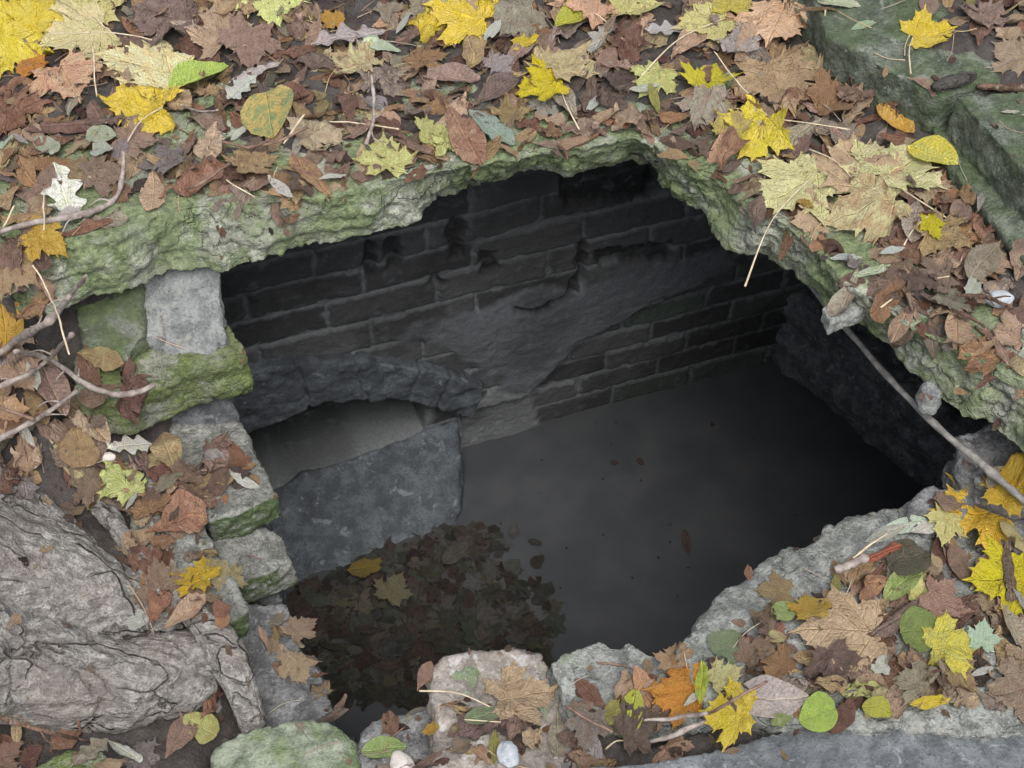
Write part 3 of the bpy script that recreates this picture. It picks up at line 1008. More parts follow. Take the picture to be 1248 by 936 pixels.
def build_tree():
    b = P(-330, 640, -.5)
    root = mesh_obj('tree', *trunk_arrays(b), M['bark'], origin=tuple(b))
    tag(root, 'grey barked tree foot with spreading roots at the lower end of the wall', 'tree')
    tr = [([P(-330, 690, -.30), P(-140, 690, -.36), P(10, 705, -.44), P(110, 728, -.49), P(175, 745, -.52), P(225, 760, -.55)], [.30, .22, .135, .09, .055, .03]),
          ([P(-330, 780, -.34), P(-120, 790, -.40), P(30, 815, -.49), P(130, 835, -.54), P(205, 822, -.55), P(255, 800, -.55), P(275, 785, -.55)], [.28, .18, .108, .092, .074, .052, .036]),
          ([P(-250, 600, -.30), P(-60, 620, -.38), P(50, 660, -.46), P(130, 715, -.52)], [.22, .13, .07, .04])]
    V, N, F = skin(tr, 0.0048, 5)
    ca, sa = math.cos(0.30), math.sin(0.30)
    R = np.column_stack([V[:, 0] * ca - V[:, 1] * sa, V[:, 0] * sa + V[:, 1] * ca, V[:, 2]])      # along the run of the roots
    wv = R + 0.022 * np.column_stack([fbm(V, 7, 3, 300), fbm(V, 7, 3, 301), fbm(V, 7, 3, 302)])
    f1, f2, cv = vor(wv @ np.diag([0.34, 1.35, 1.2]), 11, 310)
    edge = f2 - f1
    on = sstep(-0.45, 0.15, fbm(V, 5, 2, 320))
    d = -0.010 * np.exp(-(edge / 0.055) ** 2) * on + 0.011 * (cv - 0.5) * sstep(0.02, 0.10, edge) * on
    d += 0.007 * fbm(V, 7, 3, 330) + 0.0018 * fbm(V, 45, 3, 333) + 0.0045 * fbm(wv @ np.diag([0.10, 1.0, 1.0]), 34, 3, 336)
    g1, g2, gv = vor(wv @ np.diag([0.6, 1.2, 1.2]), 42, 315)
    d += 0.0030 * (gv - 0.5) * sstep(0.03, 0.15, g2 - g1)
    V = V + N * d[:, None]
    GROUNDLIKE.append((V.copy(), F))
    mesh_obj('root_flare', V, F, M['bark'], parent=root)
    roots = [([P(118, 618, -.44), P(150, 655, -.46), P(180, 690, -.48), P(212, 716, -.485), P(246, 752, -.475), P(278, 800, -.49), P(298, 850, -.53), P(312, 898, -.60)], [.012, .016, .022, .028, .034, .036, .032, .022]),
             ([P(100, 485, -.36), P(108, 540, -.40), P(116, 580, -.43), P(128, 612, -.45), P(150, 655, -.47)], [.014, .016, .017, .018, .016]),
             ([P(125, 620, -.42), P(158, 660, -.44), P(178, 700, -.46), P(198, 735, -.48)], [.008, .012, .015, .02]),
             ([P(48, 490, -.36), P(56, 525, -.39), P(64, 565, -.43), P(70, 590, -.46)], [.018, .02, .022, .02]),
             ([P(95, 720, -.46), P(130, 720, -.47), P(165, 728, -.48), P(185, 740, -.49)], [.006, .008, .008, .006]),
             ([P(262, 800, -.56), P(252, 830, -.60), P(262, 862, -.63), P(250, 900, -.66)], [.018, .016, .014, .012])]
    for k, rt in enumerate(roots):
        V, N, F = skin([rt], 0.0045, 3)
        V = V + N * (0.003 * fbm(V, 18, 3, 340 + k) + 0.0015 * fbm(V, 70, 2, 350 + k))[:, None]
        GROUNDLIKE.append((V.copy(), F))
        mesh_obj('root', V, F, M['root'], parent=root)


build_tree()


# ================================================================== pole
def rod(name, pts, rad, mat, label, cat, seg=10, n=6, wig=0.0, group=None, parent=None, seed=0):
    p, r = smooth_path(pts, rad, n)
    rk = random.Random(len(pts) * 7 + int(abs(pts[0][0]) * 9999))
    r = [x * rk.uniform(.86, 1.12) * (1.28 if rk.random() < .09 else 1) for x in r]
    V, F = tube_arrays(p, r, seg)
    V = np.array(V)
    if wig:
        V = V + wig * np.column_stack([fbm(V, 30, 2, seed + 1), fbm(V, 30, 2, seed + 2), fbm(V, 30, 2, seed + 3)])
    o = mesh_obj(name, V, F, mat, parent=parent)
    if label:
        tag(o, label, cat, group)
    return o


rod('pole', [P(968, 325, -.30), P(1030, 398, -.26), P(1085, 462, -.225), P(1140, 518, -.20), P(1210, 577, -.18), P(1250, 612, -.185)], [.0055, .0062, .0068, .0070, .0072, .006], M['pole'], 'thin straight grey pole leaning across the hole under the slab', 'pole', wig=0.0015)

# ================================================================== height of everything leaves can lie on
def build_bvh():
    Vs, Fs, o = [], [], 0
    for V, F in GROUNDLIKE:
        Vs.append(V)
        if isinstance(F, np.ndarray):
            F = F.tolist()
        Fs += [[i + o for i in f] for f in F]
        o += len(V)
    return BVHTree.FromPolygons([tuple(v) for v in np.concatenate(Vs)], Fs)


BV = build_bvh()
HX0, HY0, HS = -1.75, 0.75, 0.01
HNX, HNY = 350, 330
H0 = np.full((HNY, HNX), np.nan)
for j in range(HNY):
    for i in range(HNX):
        hit = BV.ray_cast(Vector((HX0 + i * HS, HY0 + j * HS, 1.2)), Vector((0, 0, -1)))
        if hit[0] is not None and hit[0].z > -1.0:
            H0[j, i] = hit[0].z
HM = H0.copy()
for o, px, py, r in PEB:
    p = P(px, py, o.location.z)
    zz = HM[int(round((p.y - HY0) / HS)), int(round((p.x - HX0) / HS))]
    if not np.isnan(zz):
        o.location.z = zz - 0.1 * r


def cell(V):
    i = np.clip(np.round((V[:, 0] - HX0) / HS).astype(int), 0, HNX - 1)
    j = np.clip(np.round((V[:, 1] - HY0) / HS).astype(int), 0, HNY - 1)
    return j, i


def surf_at(px, py):
    """where the view ray through a pixel meets the built ground"""
    hit = BV.ray_cast(Vector((0, 0, CAM_H)), ray(px, py))
    return hit[0]


# ================================================================== leaf shapes
MAPLE = [(0, 0), (0.06, -0.07), (0.16, -0.12), (0.27, -0.20), (0.31, -0.12), (0.50, -0.13), (0.42, 0.0), (0.45, 0.09), (0.39, 0.13), (0.48, 0.17), (0.62, 0.22), (0.60, 0.28),
         (0.74, 0.46), (0.58, 0.46), (0.52, 0.60), (0.43, 0.54), (0.31, 0.49), (0.33, 0.58), (0.37, 0.68), (0.26, 0.71), (0.20, 0.86), (0.11, 0.84), (0, 1.05)]


def polar(outline, c, rings, sub, seed, jag):
    b = []
    n = len(outline)
    for k in range(n):
        p, q = np.array(outline[k]), np.array(outline[(k + 1) % n])
        b.append(p)
        for s in range(1, sub):
            t = s / sub
            m = p * (1 - t) + q * t
            m = m + (np.array(c) - m) * 0.07 * math.sin(math.pi * t)
            b.append(m)
    b = np.array(b)
    if jag:
        a3 = np.column_stack([b * 3.1, np.full(len(b), seed * 1.7)])
        b = c + (b - c) * (1 + jag * fbm(a3, 1.0, 2, seed))[:, None]
    nb = len(b)
    V = [np.array([c])]
    for r in rings:
        V.append(c + (b - c) * r)
    V = np.concatenate(V)
    F = [[0, 1 + k, 1 + (k + 1) % nb] for k in range(nb)]
    for g in range(len(rings) - 1):
        o1, o2 = 1 + g * nb, 1 + (g + 1) * nb
        F += [[o1 + k, o2 + k, o2 + (k + 1) % nb, o1 + (k + 1) % nb] for k in range(nb)]
    return V, F


def strip(wf, ny, nx):
    ys = (1 - np.cos(np.linspace(0, math.pi, ny))) / 2
    xs = np.linspace(-1, 1, nx)
    V = np.array([[wf(y) * x, y] for y in ys for x in xs])
    F = []
    for j in range(ny - 1):
        for i in range(nx - 1):
            a = j * nx + i
            F.append([a, a + 1, a + nx + 1, a + nx])
    return V, F


def w_narrow(y): return 0.15 * max(math.sin(math.pi * y), 0) ** 0.8 + 0.004
def w_broad(y): return 0.27 * max(math.sin(math.pi * y ** 0.85), 0) ** 0.75 + 0.004
def w_round(y): return 0.47 * max(math.sin(math.pi * min(1, y * 0.97 + 0.02) ** 0.75), 0) ** 0.62 + 0.004
def w_chest(y): return 0.20 * max(math.sin(math.pi * y ** 1.5), 0) ** 0.8 + 0.012
def w_oak(y): return (0.27 * max(math.sin(math.pi * y ** 1.25), 0) ** 0.7) * (0.70 + 0.30 * math.cos(2 * math.pi * (y * 3.4 + 0.35))) + 0.012


def leaf_arrays(kind, hi, seed):
    r = random.Random(seed)
    if kind == 'M':
        full = [(x * r.uniform(.94, 1.06), y * r.uniform(.97, 1.03)) for x, y in MAPLE] + [(-x * r.uniform(.94, 1.06), y * r.uniform(.97, 1.03)) for x, y in MAPLE[-2:0:-1]]
        return polar(full, np.array([0, 0.16]), [.2, .4, .6, .78, .92, 1] if hi else [.4, .75, 1], 2 if hi else 1, seed, 0.05)
    if kind == 'F':
        n = 22 if hi else 12
        out = []
        for k in range(n):
            a = -math.pi / 2 + 2 * math.pi * k / n
            rr = 0.46 * r.uniform(0.72, 1.1)
            out.append((rr * math.cos(a) * 0.8, 0.5 + rr * math.sin(a)))
        return polar(out, np.array([0, 0.5]), [.35, .7, 1], 2 if hi else 1, seed, 0.2)
    wf = {'E': w_narrow, 'B': w_broad, 'R': w_round, 'C': w_chest, 'O': w_oak}[kind]
    ny = {'O': 40, 'C': 30}.get(kind, 22)
    return strip(wf, ny if hi else (22 if kind == 'O' else 11), 9 if hi else 5)


def rollx(V, k, ang):
    c, s = math.cos(ang), math.sin(ang)
    x = V[:, 0] * c + V[:, 1] * s
    y = -V[:, 0] * s + V[:, 1] * c
    z = V[:, 2]
    if abs(k) > 1e-4:
        rad = 1 / k
        th = x * k
        x = (rad - z) * np.sin(th)
        z = rad - (rad - z) * np.cos(th)
    return np.column_stack([x * c - y * s, x * s + y * c, z])


def leaf_shape(kind, style, hi, seed):
    uv, F = leaf_arrays(kind, hi, seed)
    r = random.Random(seed + 5)
    V = np.column_stack([uv[:, 0], uv[:, 1] - 0.42, np.zeros(len(uv))])
    if kind == 'C':
        ph = (uv[:, 1] - 0.9 * np.abs(uv[:, 0])) * 11
        V[:, 2] += 0.012 * np.abs((ph % 1) - 0.5) * 2 * (style != 'roll') + 0.03 * np.abs(uv[:, 0])
    elif kind == 'M':
        an = np.arctan2(np.abs(uv[:, 0]), uv[:, 1])
        rr = np.hypot(uv[:, 0], uv[:, 1])
        V[:, 2] += -0.035 * rr * np.cos(an * 6.3)
    else:
        V[:, 2] += r.uniform(0.05, .25) * np.abs(uv[:, 0])
    p3 = np.column_stack([uv, np.full(len(uv), seed * 3.7)])
    amp = {'flat': 0.065, 'curl': 0.075, 'crumple': 0.12, 'roll': 0.03, 'fold': 0.04}[style]
    V[:, 2] += amp * fbm(p3, 2.6, 2, seed % 97) + amp * 0.55 * fbm(p3, 6, 3, seed % 89)
    if style in ('crumple', 'curl'):
        rdg = 1 - 2 * np.abs(fbm(p3, 2.3, 2, seed % 71))
        V[:, 2] += (0.10 if style == 'crumple' else 0.045) * rdg
    if style == 'crumple':
        V[:, 0] += 0.07 * fbm(p3, 3.3, 2, seed % 83)
        V[:, 1] += 0.07 * fbm(p3, 3.1, 2, seed % 79)
    if style == 'flat':
        V = rollx(V, r.uniform(-.5, .9), r.uniform(0, 3.1))
        V = rollx(V, r.uniform(-.4, .5), r.uniform(0, 3.1))
    elif style == 'curl':
        V = rollx(V, r.choice((-1, 1, 1)) * r.uniform(.9, 1.7), r.uniform(0, 3.1))
        V = rollx(V, r.uniform(-.8, .8), r.uniform(0, 3.1))
    elif style == 'crumple':
        V = rollx(V, r.choice((-1, 1)) * r.uniform(2.0, 3.8), r.uniform(0, 3.1))
        V = rollx(V, r.uniform(-2, 2), r.uniform(0, 3.1))
    if style == 'crumple':
        V[:, 2] *= 0.75
    elif style == 'roll':
        w = np.ptp(V[:, 0]) / 2
        V = rollx(V, r.choice((-1, 1)) * 2.4 / max(w, .05), 0.08)
        V = rollx(V, r.uniform(-.5, .5), math.pi / 2)
    elif style == 'fold':
        V = rollx(V, r.uniform(-.4, .4), math.pi / 2)
        V[:, 2] += np.abs(V[:, 0]) * r.uniform(.5, .9)
    return V, F, uv


PAL = {
    'yellow': ((.66, .50, .040), (.70, .56, .10)), 'vivid': ((.68, .57, .025), (.66, .54, .05)), 'gold': ((.62, .38, .035), (.64, .44, .06)),
    'lemon': ((.64, .62, .27), (.55, .54, .20)), 'lemonyellow': ((.62, .56, .08), (.56, .50, .14)), 'cream': ((.66, .61, .34), (.58, .52, .25)), 'creamtan': ((.58, .49, .28), (.44, .33, .19)),
    'peach': ((.50, .31, .19), (.56, .38, .25)), 'peachtan': ((.41, .285, .195), (.49, .36, .25)), 'tan': ((.35, .235, .14), (.42, .31, .17)), 'orange': ((.58, .27, .05), (.50, .23, .05)),
    'orangebrown': ((.39, .23, .125), (.32, .185, .115)), 'russet': ((.225, .120, .080), (.30, .175, .12)), 'russetdark': ((.15, .080, .060), (.21, .12, .09)), 'brown': ((.22, .145, .112), (.30, .205, .16)),
    'pinkbrown': ((.345, .245, .19), (.27, .185, .145)), 'pink': ((.46, .28, .25), (.38, .22, .18)), 'purple': ((.145, .100, .082), (.205, .148, .122)), 'greypurple': ((.21, .185, .175), (.27, .23, .21)),
    'greybrown': ((.26, .205, .168), (.34, .275, .23)), 'greypink': ((.38, .32, .30), (.44, .38, .35)), 'grey': ((.43, .41, .385), (.50, .47, .44)), 'greytan': ((.36, .33, .25), (.30, .25, .19)),
    'white': ((.66, .66, .60), (.60, .62, .54)), 'palegreen': ((.44, .51, .33), (.52, .56, .42)), 'whitegreen': ((.55, .65, .52), (.50, .62, .46)), 'lightgreen': ((.30, .38, .13), (.38, .43, .20)),
    'brightgreen': ((.40, .52, .12), (.34, .47, .11)), 'green': ((.26, .33, .11), (.20, .27, .09)), 'mossgreen': ((.23, .29, .16), (.28, .32, .20)), 'olive': ((.30, .29, .09), (.38, .35, .12)),
    'yellowgreen': ((.54, .55, .07), (.48, .50, .10)), 'greenyellow': ((.50, .40, .13), (.24, .29, .12)), 'ochre': ((.52, .31, .06), (.58, .38, .09)), 'red': ((.42, .13, .09), (.36, .11, .08)),
    'greygreen': ((.24, .29, .24), (.30, .33, .28)), 'dark': ((.080, .060, .055), (.12, .088, .075)), 'darkolive': ((.11, .11, .07), (.15, .14, .10)), 'yellowtan': ((.58, .46, .12), (.42, .31, .14)),
    'wetbrown': ((.085, .076, .066), (.125, .112, .098)), 'wetgreen': ((.085, .095, .080), (.11, .118, .095)), 'wetgrey': ((.10, .10, .095), (.14, .138, .13)), 'wetolive': ((.17, .155, .09), (.14, .128, .085)), 'wetgold': ((.20, .16, .03), (.16, .13, .05)),
}


def leaf_colours(pal, n, seed, wide=0.11):
    r = random.Random(seed + 77)
    a, b = PAL[pal]
    k = r.uniform(1 - wide, 1 + wide * 1.2)
    a = np.array([min(x * k * r.uniform(.94, 1.06), .75) for x in a])
    b = np.array([min(x * k * r.uniform(.92, 1.08), .75) for x in b])
    return {'leafcol': np.repeat(a[None], n, 0), 'leafcol2': np.repeat(b[None], n, 0)}


def settle(V, clear=78, gap=0.0015, lim=0.02, slope=0.8, zref=None, drape=0.02):
    """lay a leaf on what is already there, draped over the bumps; None when mostly over the void"""
    j, i = cell(V)
    h = HM[j, i]
    ok = ~np.isnan(h)
    if ok.sum() < 0.35 * len(V):
        return None
    if zref is not None:
        near = ok & (np.abs(np.nan_to_num(H0[j, i], nan=-9.0) - zref) < 0.06)
        if near.sum() > 0.25 * len(V):
            ok = near
    top = np.percentile(h[ok], 75)
    ok &= h > top - 0.08
    A = np.column_stack([V[ok, 0] - V[:, 0].mean(), V[ok, 1] - V[:, 1].mean(), np.ones(ok.sum())])
    g, *_ = np.linalg.lstsq(A, h[ok], rcond=None)
    m = math.hypot(g[0], g[1])
    if m > slope:
        g[:2] *= slope / m
    pl = (V[:, 0] - V[:, 0].mean()) * g[0] + (V[:, 1] - V[:, 1].mean()) * g[1]
    z = V[:, 2] + pl
    z = z + np.percentile(h[ok] - z[ok], clear) + gap
    push = np.zeros(len(V))
    push[ok] = np.clip(h[ok] + gap - z[ok], 0, drape)
    z = z + push
    out = V.copy()
    out[:, 2] = z
    np.maximum.at(HM, (j[ok], i[ok]), np.minimum(z[ok], h[ok] + lim))
    return out


LNAME = {'M': 'maple_leaf', 'O': 'oak_leaf', 'E': 'narrow_leaf', 'B': 'broad_leaf', 'R': 'round_leaf', 'C': 'chestnut_leaf', 'F': 'leaf_scrap'}
MATK = {'M': 'maple'}


def pix_dir(px, py, z, deg, length):
    a = math.radians(deg)
    p = P(px, py, z)
    q = P(px + math.cos(a) * length * .5, py - math.sin(a) * length * .5, z)
    return math.atan2(q.y - p.y, q.x - p.x), (q - p).length * 2


def make_leaf(kind, px, py, deg, length, pal, style, seed, hi=True):
    s = surf_at(px, py)
    if s is None:
        return None
    yaw, size = pix_dir(px, py, s.z, deg, length)
    flat_size = length * (s.y * CP - (s.z - CAM_H) * SP) / FPX
    size = 0.93 * flat_size if kind == 'M' else min(size, 1.2 * flat_size)
    V, F, uv = leaf_shape(kind, style, hi, seed)
    V = V * size
    a = yaw - math.pi / 2
    c, sn = math.cos(a), math.sin(a)
    R = np.column_stack([V[:, 0] * c - V[:, 1] * sn + s.x, V[:, 0] * sn + V[:, 1] * c + s.y, V[:, 2]])
    W = settle(R, 72 if style == 'flat' else 66 if style in ('fold', 'curl') else 60, slope=0.5, zref=s.z, gap=0.0025, drape=0.03)
    if W is None:
        return None
    W = W + 0.0
    return W, F, uv, size


def add_leaf(kind, px, py, deg, length, pal, style, label, seed, group=None, stalk=None, dark_stalk=False):
    r = make_leaf(kind, px, py, deg, length, pal, style, seed)
    if r is None:
        print('LEAF LOST', label)
        return None
    W, F, uv, size = r
    o = mesh_obj(LNAME[kind], W, F, M['maple' if kind == 'M' else 'feather'], col=leaf_colours(pal, len(W), seed), uv=uv)
    tag(o, label, 'leaf', group)
    if stalk:
        base = Vector(W[np.argmin((uv ** 2).sum(1))])
        e = surf_at(*stalk)
        z = base.z if e is None or e.z < base.z - 0.15 else e.z + 0.012
        if e is not None and e.z < -0.8:
            z = base.z - 0.03
        q = P(*stalk, z)
        m = base.lerp(q, .5) + Vector((0, 0, .010)) + (q - base).cross(Vector((0, 0, 1))) * 0.06
        p, rr = smooth_path([base, m, q], [.0013, .0012, .0021], 7)
        Vs, Fs = tube_arrays(p, rr, 6)
        mesh_obj('stalk', np.array(Vs), Fs, M['brownstalk' if dark_stalk else 'palestalk'], parent=o)
    return o


# ================================================================== litter under everything (uncountable)
NOLEAF = []
def bare(pts, z, mg=0.02): NOLEAF.append((mg, np.array([[P(q[0], q[1], q[2] if len(q) > 2 else z).x, P(q[0], q[1], q[2] if len(q) > 2 else z).y] for q in pts])))
# dressed kerb, ledge edge, paving, root, stones stay mostly bare
bare([(1128, 135, .045), (1150, 190, .045), (1190, 240, .045), (1248, 318, .045), (1420, 480, .045), (1420, 190, .13), (1260, 100, .13), (1085, -60, .13), (960, -60, .12), (975, 20, .085), (1008, 48, .085), (1012, 46, .125), (1080, 84, .125)], 0)
bare([(820, 800), (850, 765), (920, 690), (1015, 640), (1120, 600), (1130, 640), (1040, 665), (960, 712), (900, 740), (880, 800), (850, 830)], -.3)
bare([(690, 935), (880, 912), (1000, 885), (1120, 875), (1248, 868), (1400, 866), (1400, 1050), (690, 1050)], -.33)
bare([(-300, 600), (0, 615), (105, 660), (170, 720), (290, 790), (315, 900), (240, 880), (150, 905), (0, 880), (-300, 860)], -.45)
bare([(520, 780), (690, 780), (850, 770), (850, 815), (700, 830), (640, 850), (520, 840)], -.38, 0.0)
bare([(250, 880), (440, 860), (470, 950), (440, 1000), (250, 1000)], -.52)
bare([(20, 905), (130, 895), (150, 1000), (20, 1000)], -.48)
bare([(125, 380), (280, 370), (330, 440), (215, 530), (165, 500), (120, 440)], -.27)
bare([(80, 330), (280, 330), (280, 410), (100, 430)], -.2)
bare([(285, 500), (300, 500), (345, 610), (360, 700), (300, 730), (420, 880), (300, 900), (285, 760), (255, 700), (245, 640), (290, 600)], -.5, 0.0)
bare([(235, 255), (330, 244), (440, 228), (520, 208), (620, 190), (690, 180), (775, 165), (850, 205), (900, 225), (960, 280), (1010, 322), (1072, 371), (1130, 408), (1190, 432), (1300, 500), (1300, 620), (1150, 500), (1000, 372), (880, 300), (800, 215), (500, 275), (270, 340)], 0, -0.012)
bare([(30, 310), (140, 286), (235, 255), (270, 340), (60, 400)], 0, -0.012)


def litter(n, seed, pals, sizes, label, name, margin=0.0, chance=0.02, stalks=0, xr=(-1.65, 1.65), yr=(.85, 3.95), styles=(('flat', 1), ('curl', 5), ('crumple', 8), ('roll', 1)), kinds=(('C', 7), ('M', 3), ('F', 5), ('B', 2), ('E', 1))):
    r = random.Random(seed)
    AV, AF, AU, A1, A2, o = {0: [], 1: []}, {0: [], 1: []}, {0: [], 1: []}, {0: [], 1: []}, {0: [], 1: []}, {0: 0, 1: 0}
    pts = []
    while len(pts) < n:
        x, y = r.uniform(*xr), r.uniform(*yr)
        pts.append((x, y))
    pa = np.array(pts)
    blocked = np.zeros(n, bool)
    p3 = np.column_stack([pa, np.zeros(n)])
    wob = 0.018 * fbm(p3, 14, 2, 9)
    for mg, poly in NOLEAF:
        blocked |= sdf(pa, poly) + wob < margin + mg
    for k in range(n):
        if blocked[k] and r.random() > chance:
            continue
        kind = r.choices([a for a, _ in kinds], [b for _, b in kinds])[0]
        style = r.choices([a for a, _ in styles], [b for _, b in styles])[0]
        if kind in 'EB' and style == 'crumple':
            style = 'curl'
        sz = r.uniform(*sizes) * (1.25 if kind == 'C' else 0.6 if kind in 'EF' else 0.85 if kind == 'B' else 1)
        sd = r.randrange(10 ** 6)
        V, F, uv = leaf_shape(kind, style, False, sd)
        V = V * sz
        a = r.uniform(0, 6.283)
        c, s = math.cos(a), math.sin(a)
        tx, ty = r.gauss(0, .40), r.gauss(0, .40)
        R = np.column_stack([V[:, 0] * c - V[:, 1] * s + pa[k, 0], V[:, 0] * s + V[:, 1] * c + pa[k, 1], V[:, 2]])
        R[:, 2] += tx * (R[:, 0] - pa[k, 0]) + ty * (R[:, 1] - pa[k, 1])
        W = settle(R, 52, lim=0.012, slope=0.6, drape=0.010)
        if W is None:
            continue
        pal = r.choices([p for p, _ in pals], [w for _, w in pals])[0]
        cc = leaf_colours(pal, len(W), sd, 0.38)
        g = 0 if kind == 'M' else 1
        AV[g].append(W); AU[g].append(uv); A1[g].append(cc['leafcol']); A2[g].append(cc['leafcol2'])
        AF[g] += [[i + o[g] for i in f] for f in F]
        o[g] += len(W)
    for k in range(stalks):
        x, y = r.uniform(*xr), r.uniform(*yr)
        a, L = r.uniform(0, 6.283), r.uniform(.03, .09)
        q = [(x + math.cos(a + b * .25) * L * b, y + math.sin(a + b * .25) * L * b) for b in (-.5, 0, .5)]
        zz = [HM[cell(np.array([[*p, 0]]))][0] for p in q]
        if np.isnan(zz).any() or max(zz) - min(zz) > .06:
            continue
        p, rr = smooth_path([(*q[b], zz[b] + .003 + r.uniform(0, .006)) for b in range(3)], [.0010, .0008, .0012], 4)
        V, F = tube_arrays(p, rr, 5)
        V = np.array(V)
        cc = leaf_colours(r.choice(['tan', 'brown', 'peachtan', 'russetdark', 'greybrown', 'greytan']), len(V), k)
        AV[1].append(V); AU[1].append(np.full((len(V), 2), 0.3)); A1[1].append(cc['leafcol']); A2[1].append(cc['leafcol2'])
        AF[1] += [[i + o[1] for i in f] for f in F]
        o[1] += len(V)
    # one object, two veinings
    nv0 = o[0]
    V = np.concatenate(AV[0] + AV[1]); U = np.concatenate(AU[0] + AU[1])
    F = AF[0] + [[i + nv0 for i in f] for f in AF[1]]
    col = {'leafcol': np.concatenate(A1[0] + A1[1]), 'leafcol2': np.concatenate(A2[0] + A2[1])}
    ob = mesh_obj(name, V, F, M['maple'], col=col, uv=U, origin=(0, 0, 0))
    ob.data.materials.append(M['feather'])
    mi = np.zeros(len(F), np.int32)
    mi[len(AF[0]):] = 1
    ob.data.polygons.foreach_set('material_index', mi)
    tag(ob, label, 'leaf litter', kind='stuff')
    return ob


BROWNS = [('brown', 7), ('purple', 2), ('russetdark', 4), ('russet', 4), ('greybrown', 4), ('pinkbrown', 6), ('tan', 8), ('greypurple', 1), ('dark', 2), ('peachtan', 8), ('greytan', 2), ('grey', 1), ('orangebrown', 4), ('creamtan', 2), ('peach', 1)]
litter(3200, 8, BROWNS, (.016, .034), 'scattered crumbs of broken brown leaf on soil and stone', 'leaf_crumbs', margin=-0.03, chance=0.16, kinds=(('F', 5), ('C', 3), ('B', 2)), styles=(('curl', 4), ('crumple', 3), ('flat', 2)))
litter(8500, 3, BROWNS, (.038, .074), 'carpet of small crumpled brown leaves covering the ground round the hole', 'leaf_litter', chance=0.0, stalks=520)

